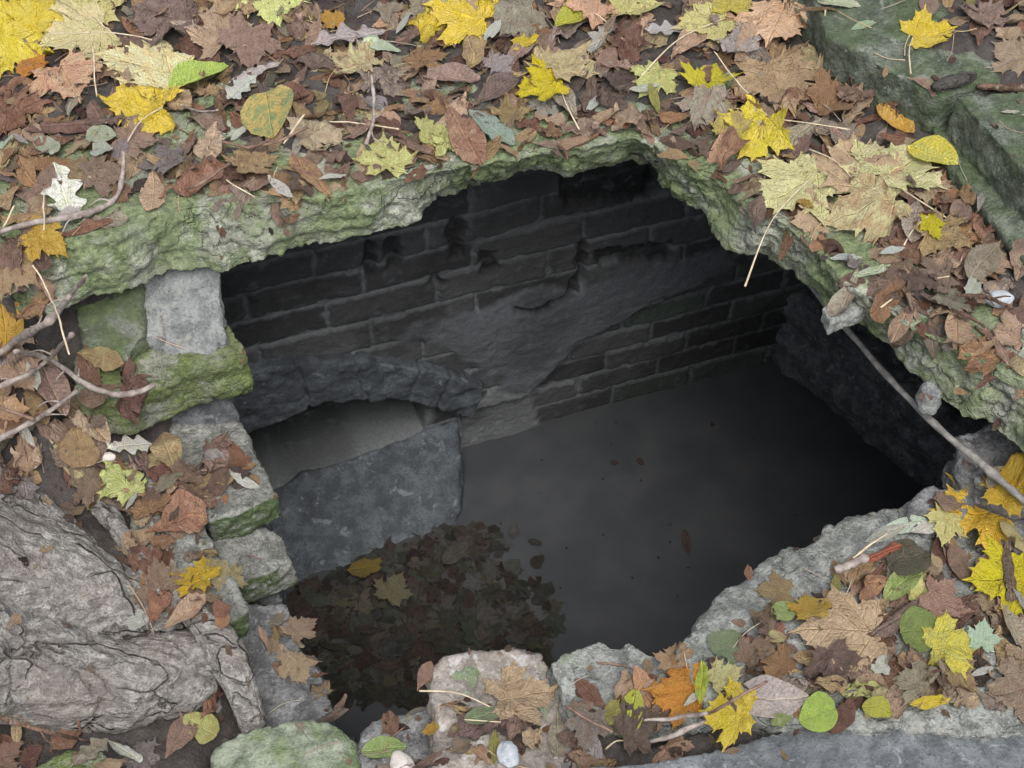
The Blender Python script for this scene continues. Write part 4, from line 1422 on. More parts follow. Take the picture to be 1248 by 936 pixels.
# ================================================================== leaves one can tell apart
# kind, px, py, direction of the tip, length, colour, shape, label, landmark name, end of stalk
G1 = 'leaves one can tell apart round the hole'
HERO = [
 ('M', 25, 58, -12, 82, 'yellow', 'flat', 'large bright yellow maple leaf at the upper corner resting on an orange scrap', 'large corner yellow maple', None),
 ('M', 48, 20, 75, 66, 'yellow', 'curl', 'curled yellow maple leaf behind the large bright yellow one at the corner', None, None),
 ('M', 110, 4, 95, 70, 'lemon', 'flat', 'lemon maple leaf cut by the top edge between yellow and purple ones', None, (128, 34)),
 ('M', 98, 58, 200, 84, 'cream', 'flat', 'mottled cream maple leaf between the corner yellow one and the red scrap', 'mottled cream maple', None),
 ('M', 172, 88, 172, 104, 'cream', 'flat', 'big cream white maple leaf with a small red scrap on it', 'cream maple with red scrap', None),
 ('M', 84, 103, -60, 82, 'peach', 'flat', 'pale peach maple leaf with straight edge below the mottled cream one', 'pale peach maple', None),
 ('F', 42, 93, 40, 46, 'orange', 'flat', 'glowing orange leaf scrap under the corner yellow maple leaf', 'glowing orange scrap', None),
 ('B', 240, 109, 24, 78, 'brightgreen', 'fold', 'fresh green folded leaf with a pale edge among brown leaves', 'fresh green folded leaf', None),
 ('M', 172, 141, 178, 84, 'yellow', 'crumple', 'long curled yellow maple leaf with brown patches left of the green folded one', 'curled yellow maple', (154, 175)),
 ('M', 15, 138, 60, 80, 'russet', 'curl', 'big russet brown maple leaf at the picture edge under the orange scrap', 'big russet edge leaf', None),
 ('C', 72, 160, 3, 100, 'russetdark', 'roll', 'long rolled dark chestnut leaf below the pale peach maple leaf', 'long dark roll', None),
 ('C', 125, 157, 8, 48, 'purple', 'roll', 'short rolled purple leaf under the curled yellow maple leaf', None, None),
 ('M', 205, 30, 170, 92, 'purple', 'crumple', 'dark purple crumpled maple leaf near the top beside the tan veined one', 'dark purple crumpled maple', None),
 ('M', 270, 47, 100, 66, 'peachtan', 'flat', 'tan maple leaf with dark veins beside the dark purple crumpled one', 'tan veined maple', None),
 ('M', 307, 66, -100, 60, 'pinkbrown', 'flat', 'pinkish brown maple leaf below the cream lemon one near the top', None, None),
 ('M', 335, 18, -72, 68, 'lemon', 'curl', 'cream lemon maple leaf with drooping tip near the top edge', 'cream lemon maple', None),
 ('M', 290, 8, 80, 56, 'peach', 'curl', 'peach maple leaf cut by the top edge next to the cream lemon one', None, None),
 ('O', 318, 92, 195, 72, 'grey', 'flat', 'grey lobed oak leaf above the green and yellow patched maple leaf', 'grey oak leaf', None),
 ('O', 300, 117, 215, 46, 'white', 'flat', 'small whitish oak leaf tucked below the grey oak leaf', None, None),
 ('C', 352, 68, 5, 66, 'russetdark', 'crumple', 'shiny dark russet crumpled leaf between the pinkish maple and the grey pink oak', None, None),
 ('O', 418, 55, 12, 92, 'greypink', 'flat', 'big grey pink oak leaf left of the large spotted yellow maple leaf', 'grey pink oak leaf', None),
 ('F', 403, 31, -20, 34, 'ochre', 'curl', 'small ochre scrap above the grey pink oak leaf', None, None),
 ('M', 430, 77, 165, 64, 'creamtan', 'curl', 'tan and lemon maple leaf just below the grey pink oak leaf', None, None),
 ('R', 328, 140, -80, 62, 'greenyellow', 'flat', 'round leaf half yellow half green among brown crumpled leaves', 'yellow and green round leaf', None),
 ('M', 392, 167, 20, 66, 'peachtan', 'crumple', 'light tan crumpled maple leaf with a pale stick above the slab', 'light tan crumpled maple', None),
 ('M', 312, 206, 25, 58, 'tan', 'flat', 'tan maple leaf lying above the white sliver at the slab edge', 'tan maple at slab edge', None),
 ('M', 470, 198, 95, 58, 'lemon', 'flat', 'pale lemon maple leaf lying on the mossy slab edge', 'pale lemon edge maple', None),
 ('E', 341, 238, -32, 34, 'white', 'flat', 'short white blunt leaflet lying on the moss of the slab', None, None),
 ('E', 404, 224, 12, 36, 'white', 'flat', 'thin white leaflet left of the pale lemon maple on the slab', None, None),
 ('B', 62, 190, 140, 42, 'palegreen', 'flat', 'pale green oval leaf above the white oak leaf', 'pale green oval leaf', None),
 ('O', 76, 230, -72, 82, 'white', 'flat', 'white veined oak leaf lying under the bent grey twig', 'white veined oak leaf', None),
 ('F', 84, 268, 20, 34, 'white', 'flat', 'white leaf scrap poking out below the bent grey twig', None, None),
 ('C', 92, 284, 17, 82, 'russet', 'roll', 'rolled russet leaf lying along the slab edge below the white oak', 'rolled russet edge leaf', None),
 ('C', 231, 230, 20, 88, 'russet', 'crumple', 'wavy red brown leaf with frilled edge along the slab', 'wavy red brown leaf', None),
 ('M', 198, 203, 190, 54, 'greypurple', 'flat', 'slate grey maple leaf behind the wavy red brown one', 'slate grey maple', None),
 ('M', 128, 218, 10, 52, 'pinkbrown', 'flat', 'pinkish brown maple leaf crossed by the tip of the bent grey twig', None, None),
 ('M', 168, 178, 5, 54, 'pinkbrown', 'flat', 'flat pinkish maple leaf in front of the curled yellow one', None, None),
 ('R', 124, 178, 0, 36, 'palegreen', 'flat', 'grey green round leaf under the short rolled purple leaf', 'grey green round leaf', None),
 ('R', 124, 195, 10, 30, 'white', 'flat', 'whitish round leaf in front of the grey green round one', None, None),
 ('E', 9, 190, 60, 36, 'whitegreen', 'flat', 'pale bluish leaflet cut by the picture edge below the big russet leaf', None, None),
 ('E', 30, 182, 140, 28, 'grey', 'flat', 'small grey leaflet between the pale bluish one and the pale green oval', None, None),
 ('M', 560, 30, 168, 82, 'yellow', 'flat', 'large yellow maple leaf with a green spot at the top beside white leaflets', 'large spotted yellow maple', None),
 ('M', 522, 79, 18, 54, 'orangebrown', 'flat', 'orange brown maple leaf right below the large spotted yellow one', 'orange brown maple', None),
 ('M', 657, 112, 190, 64, 'vivid', 'curl', 'bright yellow ruffled maple leaf half over a cream tan one', 'ruffled yellow maple', (706, 158)),
 ('M', 690, 82, 38, 76, 'creamtan', 'flat', 'cream tan maple leaf behind the bright yellow ruffled one', 'cream tan maple', None),
 ('B', 701, 33, 200, 46, 'yellowgreen', 'fold', 'yellow green oval leaf with a thin stalk near the top', 'yellow green oval leaf', (750, 38)),
 ('M', 627, 30, 200, 64, 'greybrown', 'curl', 'grey brown maple leaf right of the large spotted yellow one', 'grey brown maple', None),
 ('M', 705, 12, 195, 74, 'peach', 'flat', 'wide peach maple leaf along the top behind the yellow green oval', 'wide peach maple', None),
 ('E', 599, 54, 48, 34, 'white', 'flat', 'bright white leaflet touching the large spotted yellow maple leaf', None, None),
 ('E', 491, 43, 48, 30, 'white', 'flat', 'white slanting leaflet left of the large spotted yellow maple leaf', None, None),
 ('E', 462, 66, 2, 46, 'whitegreen', 'flat', 'long level whitish leaflet above the orange brown maple leaf', None, None),
 ('F', 636, 62, 10, 40, 'yellow', 'curl', 'small yellow leaf scrap under the grey brown maple leaf', None, None),
 ('C', 562, 168, -55, 84, 'russet', 'curl', 'striped chestnut leaf with pale midrib hanging toward the slab edge', 'striped chestnut leaf', None),
 ('B', 603, 168, 150, 62, 'greygreen', 'flat', 'grey green leaf right of the striped chestnut leaf at the slab edge', 'grey green edge leaf', None),
 ('C', 600, 122, 30, 64, 'purple', 'fold', 'folded ribbed purple leaf left of the bright yellow ruffled maple leaf', None, None),
 ('M', 621, 141, 110, 40, 'tan', 'curl', 'small tan maple leaf between the ruffled yellow maple and the grey green leaf', None, None),
 ('C', 545, 103, 5, 70, 'pinkbrown', 'fold', 'flat beige folded leaf below the orange brown maple leaf', None, None),
 ('M', 612, 84, 20, 38, 'greypink', 'flat', 'small grey pink maple leaf left of the cream tan one', None, None),
 ('M', 762, 66, -80, 66, 'russetdark', 'crumple', 'dark russet crumpled maple leaf right of the cream tan one', 'dark russet crumple', None),
 ('M', 748, 130, -60, 46, 'purple', 'crumple', 'purple crumpled leaf above the middle of the slab edge', 'purple slab edge crumple', None),
 ('E', 782, 114, 4, 38, 'white', 'flat', 'flat white leaflet above the white and olive pair near the slab', None, None),
 ('E', 781, 138, 80, 28, 'whitegreen', 'flat', 'upright white leaflet touching an olive one at the slab edge', 'upright white leaflet', None),
 ('E', 797, 132, 118, 32, 'olive', 'flat', 'olive leaflet leaning on the upright white one at the slab edge', None, None),
 ('M', 856, 40, 192, 72, 'lemon', 'flat', 'pale lemon maple leaf with a long stalk left of the big peach one', 'long stalked lemon maple', (782, 92)),
 ('M', 888, 8, 100, 58, 'lemonyellow', 'flat', 'yellow lemon maple leaf cut by the top edge above the long stalked one', None, None),
 ('M', 862, 106, 62, 62, 'vivid', 'fold', 'vivid yellow folded maple leaf below the pale lemon long stalked one', 'vivid folded yellow maple', None),
 ('M', 856, 146, -120, 54, 'greytan', 'flat', 'grey olive maple leaf under the vivid yellow folded one', 'grey olive maple', None),
 ('M', 902, 62, 100, 48, 'greypink', 'curl', 'grey pink maple leaf between the lemon maple and the big peach one', None, None),
 ('M', 945, 40, -112, 98, 'peach', 'flat', 'big peach maple leaf standing against the kerb stone', 'big peach maple', (1004, 0)),
 ('M', 1002, 66, -78, 52, 'creamtan', 'flat', 'speckled tan yellow maple leaf between the big peach one and the kerb', 'speckled tan kerb maple', (1006, 12)),
 ('M', 948, 116, -62, 98, 'tan', 'flat', 'wide brown tan maple leaf below the big peach one', 'wide tan maple', None),
 ('M', 918, 174, 230, 84, 'yellow', 'curl', 'yellow maple leaf with brown middle above the mossy slab corner', 'brown centred yellow maple', (1036, 158)),
 ('M', 886, 168, 160, 44, 'yellowtan', 'flat', 'yellow tan maple lobe left of the brown centred yellow maple leaf', None, None),
 ('C', 888, 198, 40, 62, 'russet', 'crumple', 'crumpled russet leaf at the slab corner left of the cream heap', 'russet corner crumple', None),
 ('M', 1015, 132, 20, 58, 'orangebrown', 'fold', 'folded orange brown maple leaf at the foot of the kerb', 'folded orange kerb leaf', None),
 ('B', 1088, 143, -35, 56, 'ochre', 'fold', 'ochre folded leaf right of the folded orange brown one by the kerb', None, None),
 ('M', 1046, 118, 80, 42, 'brown', 'crumple', 'brown crumpled maple leaf standing up before the kerb face', None, None),
 ('M', 1042, 205, 95, 108, 'creamtan', 'flat', 'brown cream maple leaf in the middle of the cream leaf heap', 'middle cream heap leaf', (980, 180)),
 ('M', 962, 240, 205, 98, 'cream', 'flat', 'cream maple leaf whose long pale stalk hangs over the hole', 'cream maple with hanging stalk', (908, 349)),
 ('M', 1093, 216, 35, 108, 'cream', 'flat', 'smooth cream maple leaf at the right of the cream heap', 'smooth cream maple', (1165, 273)),
 ('B', 1128, 203, -28, 66, 'lemonyellow', 'fold', 'lemon yellow long leaf edge at the kerb side of the cream heap', None, None),
 ('M', 1050, 268, 188, 104, 'creamtan', 'curl', 'blotchy tan cream maple leaf at the front of the cream heap', 'blotchy front heap leaf', None),
 ('F', 978, 261, 10, 26, 'ochre', 'flat', 'small ochre round scrap on the cream maple with hanging stalk', None, None),
 ('M', 1147, 301, -30, 66, 'tan', 'curl', 'tan brown maple leaf with a small yellow leaf lying on it', 'tan maple under yellow one', None),
 ('M', 1132, 293, -45, 32, 'vivid', 'flat', 'small vivid yellow maple leaf on top of a tan one', 'small vivid yellow maple', (1096, 310)),
 ('M', 1135, 350, 190, 52, 'pinkbrown', 'flat', 'pinkish brown maple leaf near the slab edge below the tan one', 'pinkish slab maple', (1073, 375)),
 ('M', 1112, 358, 230, 44, 'purple', 'flat', 'purple brown maple leaf half under the pinkish slab maple leaf', None, None),
 ('E', 1027, 321, -4, 38, 'white', 'flat', 'white oval leaflet on the moss below the cream heap', 'white oval leaflet', None),
 ('E', 1083, 314, 2, 30, 'white', 'flat', 'small white leaflet on bare stone right of the other white oval', None, None),
 ('E', 1057, 336, 10, 46, 'palegreen', 'flat', 'pale green spotted leaflet below the white oval leaflet on the slab', None, None),
 ('B', 1192, 333, 48, 58, 'greytan', 'flat', 'pale khaki pointed leaf by the pale oval pebble', 'pale khaki leaf', None),
 ('F', 1180, 366, 60, 24, 'white', 'curl', 'tiny cream scrap between brown twigs near the slab edge', None, None),
 ('C', 1190, 288, 95, 60, 'russet', 'crumple', 'crumpled russet leaf leaning on the kerb footing', 'russet kerb crumple', None),
 ('B', 1176, 250, 100, 32, 'tan', 'curl', 'small tan leaf standing beside a grey one at the kerb footing', None, None),
 ('E', 1193, 250, 80, 24, 'grey', 'curl', 'small grey leaflet beside the tan one at the kerb footing', None, None),
 ('M', 1135, 43, 8, 62, 'yellow', 'curl', 'bright yellow maple leaf alone on top of the kerb stone', 'lone kerb yellow maple', (1110, 90)),
 ('E', 1050, 33, 14, 32, 'palegreen', 'flat', 'pale leaflet on the kerb stone left of the lone yellow maple', None, None),
 ('B', 1018, 4, -8, 54, 'palegreen', 'flat', 'pale green leaf on the kerb stone cut by the top edge', None, None),
 ('E', 1229, 138, 8, 24, 'white', 'flat', 'white leaflet on the bare top of the second kerb stone', None, None),
 ('M', 1234, 66, 150, 56, 'peachtan', 'curl', 'beige maple leaf on the ground behind the kerb', 'beige maple behind kerb', None),
 ('M', 1200, 22, 30, 60, 'pinkbrown', 'curl', 'pinkish brown maple leaf behind the kerb near the top corner', None, None),
 ('B', 8, 402, 82, 66, 'ochre', 'curl', 'ochre orange leaf cut by the picture edge behind crossing twigs', 'ochre edge leaf', None),
 ('M', 92, 404, -20, 48, 'ochre', 'curl', 'ochre maple leaf behind thin twigs left of the mossy block', 'ochre maple behind twigs', None),
 ('F', 32, 362, 30, 36, 'olive', 'curl', 'olive yellow scrap under the left end of the slab', None, None),
 ('C', 118, 436, -10, 56, 'tan', 'curl', 'tan pointed leaf resting against the mossy block', None, None),
 ('C', 60, 468, -62, 78, 'pinkbrown', 'fold', 'pinkish ribbed chestnut leaf below the crossing twigs', 'pinkish ribbed chestnut', None),
 ('C', 96, 506, -36, 74, 'peachtan', 'fold', 'tan folded chestnut leaf over the grey root', 'tan folded chestnut', None),
 ('O', 155, 547, 22, 54, 'white', 'flat', 'white lobed leaf scrap bright against the dark soil', 'bright white lobed leaf', None),
 ('E', 50, 482, 100, 36, 'white', 'flat', 'white narrow leaflet beside the pinkish ribbed chestnut leaf', None, None),
 ('M', 16, 514, 10, 48, 'peach', 'curl', 'pale peach leaf under a twig at the picture edge', 'pale peach edge leaf', None),
 ('M', 262, 560, -80, 62, 'brown', 'crumple', 'big crumpled brown leaf heap on the flat grey stone', 'big brown crumple on stone', None),
 ('M', 168, 500, 10, 62, 'russetdark', 'crumple', 'dark brown crumpled leaf under the overhanging mossy block', 'dark crumple under block', None),
 ('C', 175, 575, 30, 60, 'brown', 'crumple', 'brown curled leaf below the bright white lobed one', None, None),
 ('E', 297, 591, -14, 38, 'white', 'flat', 'white pointed leaflet on the flat grey stone by the hole', None, None),
 ('C', 212, 642, 18, 88, 'russet', 'crumple', 'reddish brown twisted leaf above the yellow orange maple leaf', 'reddish twisted leaf', None),
 ('R', 100, 560, 90, 40, 'tan', 'curl', 'tan yellow leaf behind the grey root', None, None),
 ('M', 236, 711, 168, 56, 'gold', 'flat', 'golden yellow maple leaf on the long stone beside the root', 'golden maple by root', (284, 699)),
 ('C', 192, 746, 60, 56, 'russet', 'crumple', 'dark russet leaf wad in the hollow of the roots', 'russet wad in hollow', None),
 ('F', 165, 762, 20, 28, 'white', 'flat', 'small pale scrap in the hollow between the roots', None, None),
 ('C', 228, 771, 25, 60, 'peachtan', 'fold', 'tan folded leaf lying across the root hollow', 'tan fold in hollow', None),
 ('M', 364, 817, -62, 44, 'peachtan', 'curl', 'small tan maple leaf on the lowest dark step', 'small tan maple on step', None),
 ('C', 256, 852, 70, 44, 'russet', 'crumple', 'rusty leaf scrap inside the loop of the thin root', None, None),
 ('R', 250, 895, 160, 38, 'lemon', 'curl', 'pale lemon curled leaf below the root loop', 'pale lemon curled leaf', None),
 ('E', 24, 902, 90, 34, 'creamtan', 'flat', 'pale tan leaflet left of the small dark green boulder', None, None),
 ('M', 8, 925, 40, 46, 'pinkbrown', 'flat', 'pinkish leaf in the lower corner beside the dark green boulder', None, None),
 ('C', 150, 916, -35, 54, 'white', 'roll', 'curled whitish leaf between the two green boulders', 'curled whitish leaf', None),
 ('M', 582, 884, -150, 62, 'purple', 'crumple', 'dark purple maple leaf with upright stalk on the reddish stone', 'dark maple on reddish stone', (511, 842)),
 ('B', 588, 879, 12, 54, 'mossgreen', 'curl', 'green leaf with yellow tip under the dark purple maple leaf', None, (628, 881)),
 ('B', 508, 865, 20, 38, 'cream', 'curl', 'ivory oval leaf at the water corner above the white pebble', None, (452, 897)),
 ('B', 464, 914, 5, 56, 'lightgreen', 'flat', 'light green leaf half under the white pebble', None, None),
 ('F', 524, 900, 30, 26, 'ochre', 'flat', 'small ochre scrap left of the dark purple maple leaf', None, None),
 ('B', 768, 877, 78, 50, 'yellowgreen', 'fold', 'yellow green upright leaf with white stalk before the orange maple', 'yellow green upright leaf', (738, 913)),
 ('F', 742, 876, 10, 36, 'olive', 'flat', 'dull olive scrap left of the yellow green upright leaf', None, None),
 ('M', 820, 852, 178, 66, 'orange', 'curl', 'orange maple leaf between the upright green one and the cream scrap', 'orange maple at ledge', None),
 ('M', 820, 808, 82, 38, 'peach', 'fold', 'small peach folded leaf standing at the ledge edge', 'small peach folded leaf', None),
 ('M', 884, 828, 20, 44, 'cream', 'curl', 'cream lemon crumpled leaf below the round green one', None, None),
 ('E', 854, 838, 85, 46, 'yellowgreen', 'curl', 'lemon green strip leaf leaning on the orange maple leaf', None, None),
 ('B', 931, 857, 2, 92, 'greypink', 'flat', 'broad pale pinkish grey leaf above the yellow maple on the paving', 'broad pale pinkish leaf', None),
 ('M', 882, 890, 172, 62, 'yellow', 'flat', 'yellow maple leaf at the edge of the dark paving slab', 'yellow maple on paving', None),
 ('R', 999, 872, 195, 44, 'brightgreen', 'flat', 'bright green heart shaped leaf on the edge of the paving slab', 'bright green heart leaf', None),
 ('B', 948, 886, 10, 26, 'lightgreen', 'flat', 'tiny light green leaf between the heart leaf and the yellow maple', None, None),
 ('R', 883, 789, -65, 44, 'mossgreen', 'flat', 'grey green round leaf lying alone on the ledge', 'lone round green leaf', None),
 ('M', 942, 722, 175, 46, 'tan', 'flat', 'tan maple leaf alone on the ledge near its edge', 'lone tan ledge maple', None),
 ('B', 952, 753, 40, 42, 'lightgreen', 'flat', 'light green leaf scrap below the lone tan maple on the ledge', None, None),
 ('B', 1096, 718, 38, 54, 'lightgreen', 'flat', 'light green leaf above the brown rolled chestnut leaf', 'light green ledge leaf', None),
 ('M', 1020, 776, 178, 108, 'peachtan', 'flat', 'large orange tan maple leaf in the middle of the ledge heap', 'large orange tan maple', None),
 ('M', 985, 742, 100, 44, 'ochre', 'flat', 'small ochre maple leaf behind the large orange tan one', None, (1012, 747)),
 ('C', 1098, 760, 215, 82, 'purple', 'roll', 'brown rolled chestnut leaf like a cigar on the ledge heap', 'cigar rolled chestnut', None),
 ('M', 1150, 742, -20, 60, 'pink', 'flat', 'pink maple leaf right of the cigar rolled chestnut leaf', 'pink maple', None),
 ('R', 1103, 690, 10, 58, 'darkolive', 'curl', 'dark olive glossy leaf below the white leaflets', 'dark olive glossy leaf', None),
 ('M', 1182, 634, 188, 100, 'gold', 'flat', 'big golden maple leaf at the right end of the ledge', 'big golden maple', None),
 ('M', 1226, 610, 60, 60, 'gold', 'curl', 'second golden maple leaf standing behind the big golden one', None, None),
 ('R', 1208, 614, 40, 30, 'greytan', 'flat', 'grey round leaf on top of the two golden maple leaves', None, None),
 ('R', 1246, 652, 80, 52, 'cream', 'flat', 'pale cream round leaf cut by the edge below the golden maple', 'pale cream round leaf', None),
 ('E', 1110, 637, 180, 56, 'whitegreen', 'flat', 'long whitish green leaflet left of the big golden maple leaf', 'long whitish green leaflet', None),
 ('E', 1126, 650, 8, 42, 'white', 'flat', 'white leaflet just below the long whitish green one', None, None),
 ('E', 1074, 656, 12, 48, 'grey', 'flat', 'grey sliver leaf above the red rolled leaf', None, None),
 ('M', 1146, 660, -100, 42, 'lemon', 'flat', 'small lemon maple leaf under the big golden maple leaf', None, None),
 ('C', 1068, 684, 16, 50, 'red', 'roll', 'small red rolled leaf next to a grey stick on the ledge', 'red rolled leaf', None),
 ('M', 1215, 712, 185, 84, 'vivid', 'flat', 'vivid yellow maple leaf at the right edge under a brown roll', 'vivid right edge maple', None),
 ('C', 1226, 698, -86, 76, 'purple', 'roll', 'brown rolled leaf lying across the vivid yellow maple leaf', 'brown roll on yellow', None),
 ('R', 1118, 774, 5, 54, 'green', 'flat', 'deep green leaf between the cigar roll and the lemon yellow maple', 'deep green leaf', None),
 ('M', 1160, 796, 5, 70, 'lemonyellow', 'curl', 'lemon yellow drooping maple leaf near the paving', 'lemon yellow drooping maple', None),
 ('M', 1194, 782, 88, 36, 'whitegreen', 'flat', 'whitish green small maple leaf right of the lemon yellow drooping one', None, None),
 ('M', 1232, 846, 190, 68, 'pinkbrown', 'flat', 'large dull pink maple leaf at the right border above the paving', 'large dull pink maple', None),
 ('M', 1012, 826, -70, 58, 'purple', 'curl', 'dark purple maple leaf above the bright green heart leaf', 'dark purple ledge maple', None),
 ('M', 1108, 838, 160, 50, 'greytan', 'curl', 'grey tan maple leaf below the lemon yellow drooping one', 'grey tan ledge maple', None),
 ('E', 1126, 864, 5, 48, 'yellow', 'curl', 'yellow strip leaf at the paving below the grey tan maple', None, None),
 ('B', 1066, 872, -10, 44, 'yellowgreen', 'curl', 'yellow sliver of leaf right of the bright green heart leaf', None, None),
 ('F', 1068, 825, 15, 26, 'white', 'flat', 'small cream scrap between the dark purple maple and the grey tan one', None, None),
 ('C', 1230, 770, -60, 70, 'greytan', 'fold', 'dusty khaki folded leaf below the vivid right edge maple leaf', None, None),
 ('E', 1242, 745, -40, 44, 'grey', 'flat', 'grey narrow leaf under the vivid yellow maple at the right edge', None, None),
 ('B', 1150, 618, 10, 44, 'pinkbrown', 'crumple', 'pinkish crumpled leaf on the small dark crusty stone', None, None),
 ('M', 715, 905, -100, 46, 'greybrown', 'flat', 'grey brown maple leaf on the seam by the reddish stone', None, None),
 ('M', 775, 905, 30, 50, 'purple', 'flat', 'dull purple maple leaf under the yellow green upright leaf', None, None),
 ('M', 640, 850, 15, 84, 'peachtan', 'flat', 'faded pinkish maple leaf stuck flat on the reddish stone', 'faded maple on reddish stone', None),
 ('M', 920, 800, 40, 44, 'pinkbrown', 'curl', 'pinkish curled maple leaf right of the lone round green leaf', None, None),
]
LAND = []
NLEAF = 0
PLACED = []
HERO_ORDER = []
for k, (kind, px, py, deg, ln, pal, sty, lab, short, stalk) in enumerate(HERO):
    HERO_ORDER.append((k, kind, px, py, deg, ln, pal, sty, lab, short, stalk))
    if short:
        LAND.append((px, py, short, ln))

# ---------------- further single leaves between them; described by their look and their neighbours
CN = {'brown': 'brown', 'purple': 'purple brown', 'russetdark': 'dark russet', 'russet': 'russet', 'greybrown': 'grey brown', 'pinkbrown': 'pinkish brown', 'tan': 'tan', 'greypurple': 'slate grey',
      'dark': 'blackish brown', 'peachtan': 'light tan', 'greytan': 'khaki', 'grey': 'pale grey', 'white': 'whitish', 'lemon': 'lemon', 'creamtan': 'cream tan', 'palegreen': 'pale green', 'orangebrown': 'orange brown', 'olive': 'olive', 'yellow': 'yellow', 'peach': 'peach'}
SN = {'flat': 'flat', 'curl': 'curled', 'crumple': 'crumpled', 'roll': 'rolled', 'fold': 'folded'}
KN = {'M': 'maple leaf', 'C': 'chestnut leaf', 'F': 'leaf scrap', 'B': 'broad leaf', 'E': 'narrow leaflet', 'O': 'oak leaf', 'R': 'round leaf'}


def rel(px, py, lx, ly):
    dx, dy = px - lx, py - ly
    if abs(dx) > abs(dy) * 1.1:
        return 'right of' if dx > 0 else 'left of'
    return 'in front of' if dy > 0 else 'behind'


ZONES = [  # px polygon, z, share
    ([(0, 0), (300, 0), (620, 0), (960, 0), (1010, 60), (1120, 150), (1050, 175), (940, 215), (850, 195), (775, 155), (640, 178), (520, 200), (400, 228), (230, 245), (140, 275), (0, 300)], 0.0, 92),
    ([(1060, 280), (1150, 210), (1248, 325), (1248, 445), (1180, 425), (1100, 380)], 0.0, 16),
    ([(1110, 0), (1248, 0), (1248, 90)], .13, 8),
    ([(0, 310), (50, 330), (120, 440), (200, 510), (250, 560), (240, 640), (170, 640), (100, 600), (0, 610)], -.35, 34),
    ([(940, 740), (1060, 690), (1140, 660), (1248, 640), (1248, 860), (1000, 880), (860, 865), (760, 920), (500, 930), (520, 880), (800, 830), (870, 810)], -.33, 46),
    ([(150, 560), (215, 545), (250, 600), (240, 660), (190, 690), (140, 640)], -.5, 10),
    ([(0, 885), (150, 900), (250, 900), (260, 936), (0, 936)], -.55, 7),
]
used = set()
extra = []
for poly, z, cnt in ZONES:
    pa = np.array(poly, float)
    got, tries = 0, 0
    mine = []
    while got < cnt and tries < 9000:
        tries += 1
        px, py = rnd.uniform(pa[:, 0].min(), pa[:, 0].max()), rnd.uniform(pa[:, 1].min(), pa[:, 1].max())
        if sdf([[px, py]], pa)[0] > -4:
            continue
        lim = 26 if tries < 4000 else 17
        if any((px - a) ** 2 + ((py - b) * 1.3) ** 2 < lim ** 2 for a, b in mine):
            continue
        near = min(((px - h[1]) ** 2 + ((py - h[2]) * 1.3) ** 2, h[4]) for h in HERO)
        if near[0] < (near[1] * 0.30 if tries < 6000 else near[1] * 0.2) ** 2:
            continue
        ld = sorted((math.hypot(px - a, (py - b) * 1.3), a, b, s) for a, b, s, _ in LAND)
        ok = False
        for t2 in range(40):
            kind = rnd.choices('MCFBEO', [5, 10, 4, 3, 2, 1])[0]
            pal = rnd.choices(['brown', 'purple', 'russetdark', 'russet', 'greybrown', 'pinkbrown', 'tan', 'greypurple', 'peachtan', 'greytan', 'orangebrown'], [7, 2, 4, 5, 4, 6, 8, 1, 9, 2, 5])[0]
            if kind == 'E':
                pal = rnd.choice(['white', 'white', 'grey', 'palegreen', 'olive'])
            if kind == 'O':
                pal = rnd.choice(['grey', 'greybrown'])
            if kind == 'M' and rnd.random() < 0.16:
                pal = rnd.choice(['creamtan', 'peach', 'lemon', 'yellow'])
            sty = rnd.choices(['flat', 'curl', 'crumple', 'roll', 'fold'], [1.5, 5, 8, 1.5, 1.5])[0]
            if pal in ('brown', 'purple', 'russetdark', 'russet') and sty == 'flat':
                sty = 'crumple'
            if kind == 'E':
                sty = 'flat'
            if kind in 'MF' and sty == 'roll':
                sty = 'crumple'
            _, a, b, s = ld[0 if t2 < 25 else 1]
            key = (pal, sty, kind, s)
            if key in used:
                continue
            used.add(key)
            lab = f'{CN[pal]} {SN[sty]} {KN[kind]} {rel(px, py, a, b)} the {s}'
            ok = True
            break
        if not ok:
            continue
        ln = {'M': rnd.uniform(42, 58), 'C': rnd.uniform(46, 70), 'F': rnd.uniform(26, 40), 'B': rnd.uniform(36, 52), 'E': rnd.uniform(26, 38), 'O': rnd.uniform(50, 66)}[kind]
        extra.append((kind, px, py, rnd.uniform(0, 360), ln, pal, sty, lab, None, None))
        mine.append((px, py))
        got += 1
    print('zone', got, cnt)
for k, e in enumerate(extra):
    o = add_leaf(e[0], e[1], e[2], e[3], e[4], e[5], e[6], e[7], 5000 + k, 'dead leaves lying between the brighter ones')
    if o and e[0] in 'MC' and rnd.random() < 0.0:
        pass
# the ones singled out lie on top, the later named ones over the earlier
for (k, kind, px, py, deg, ln, pal, sty, lab, short, stalk) in HERO_ORDER:
    add_leaf(kind, px, py, deg, ln, pal, sty, lab, 900 + k, G1, stalk)
# red scrap on the cream maple comes last
add_leaf('F', 143, 71, 30, 24, 'red', 'flat', 'small red leaf scrap on the big cream white maple leaf', 1900, G1)


# ================================================================== twigs, sticks, loose stalks
def lie(pts, rad, mat, name, label, cat, group=None, wig=.002, lift=.006, seed=0):
    """pts: (px, py, extra height)"""
    if mat == M['palestalk']:
        rad = [x * .72 for x in rad]
    out = []
    for q in pts:
        s = surf_at(q[0], q[1])
        if s is None or s.z < -1.0:
            out.append(P(q[0], q[1], out[-1].z if out else -.2))
            continue
        j, i = cell(np.array([[s.x, s.y, 0]]))
        h = HM[j[0], i[0]]
        h = s.z if np.isnan(h) else max(h, s.z)
        h += lift + (q[2] if len(q) > 2 else 0)
        out.append(P(q[0], q[1], h))
    return rod(name, out, rad, mat, label, cat, seg=7, wig=wig, group=group, seed=seed)


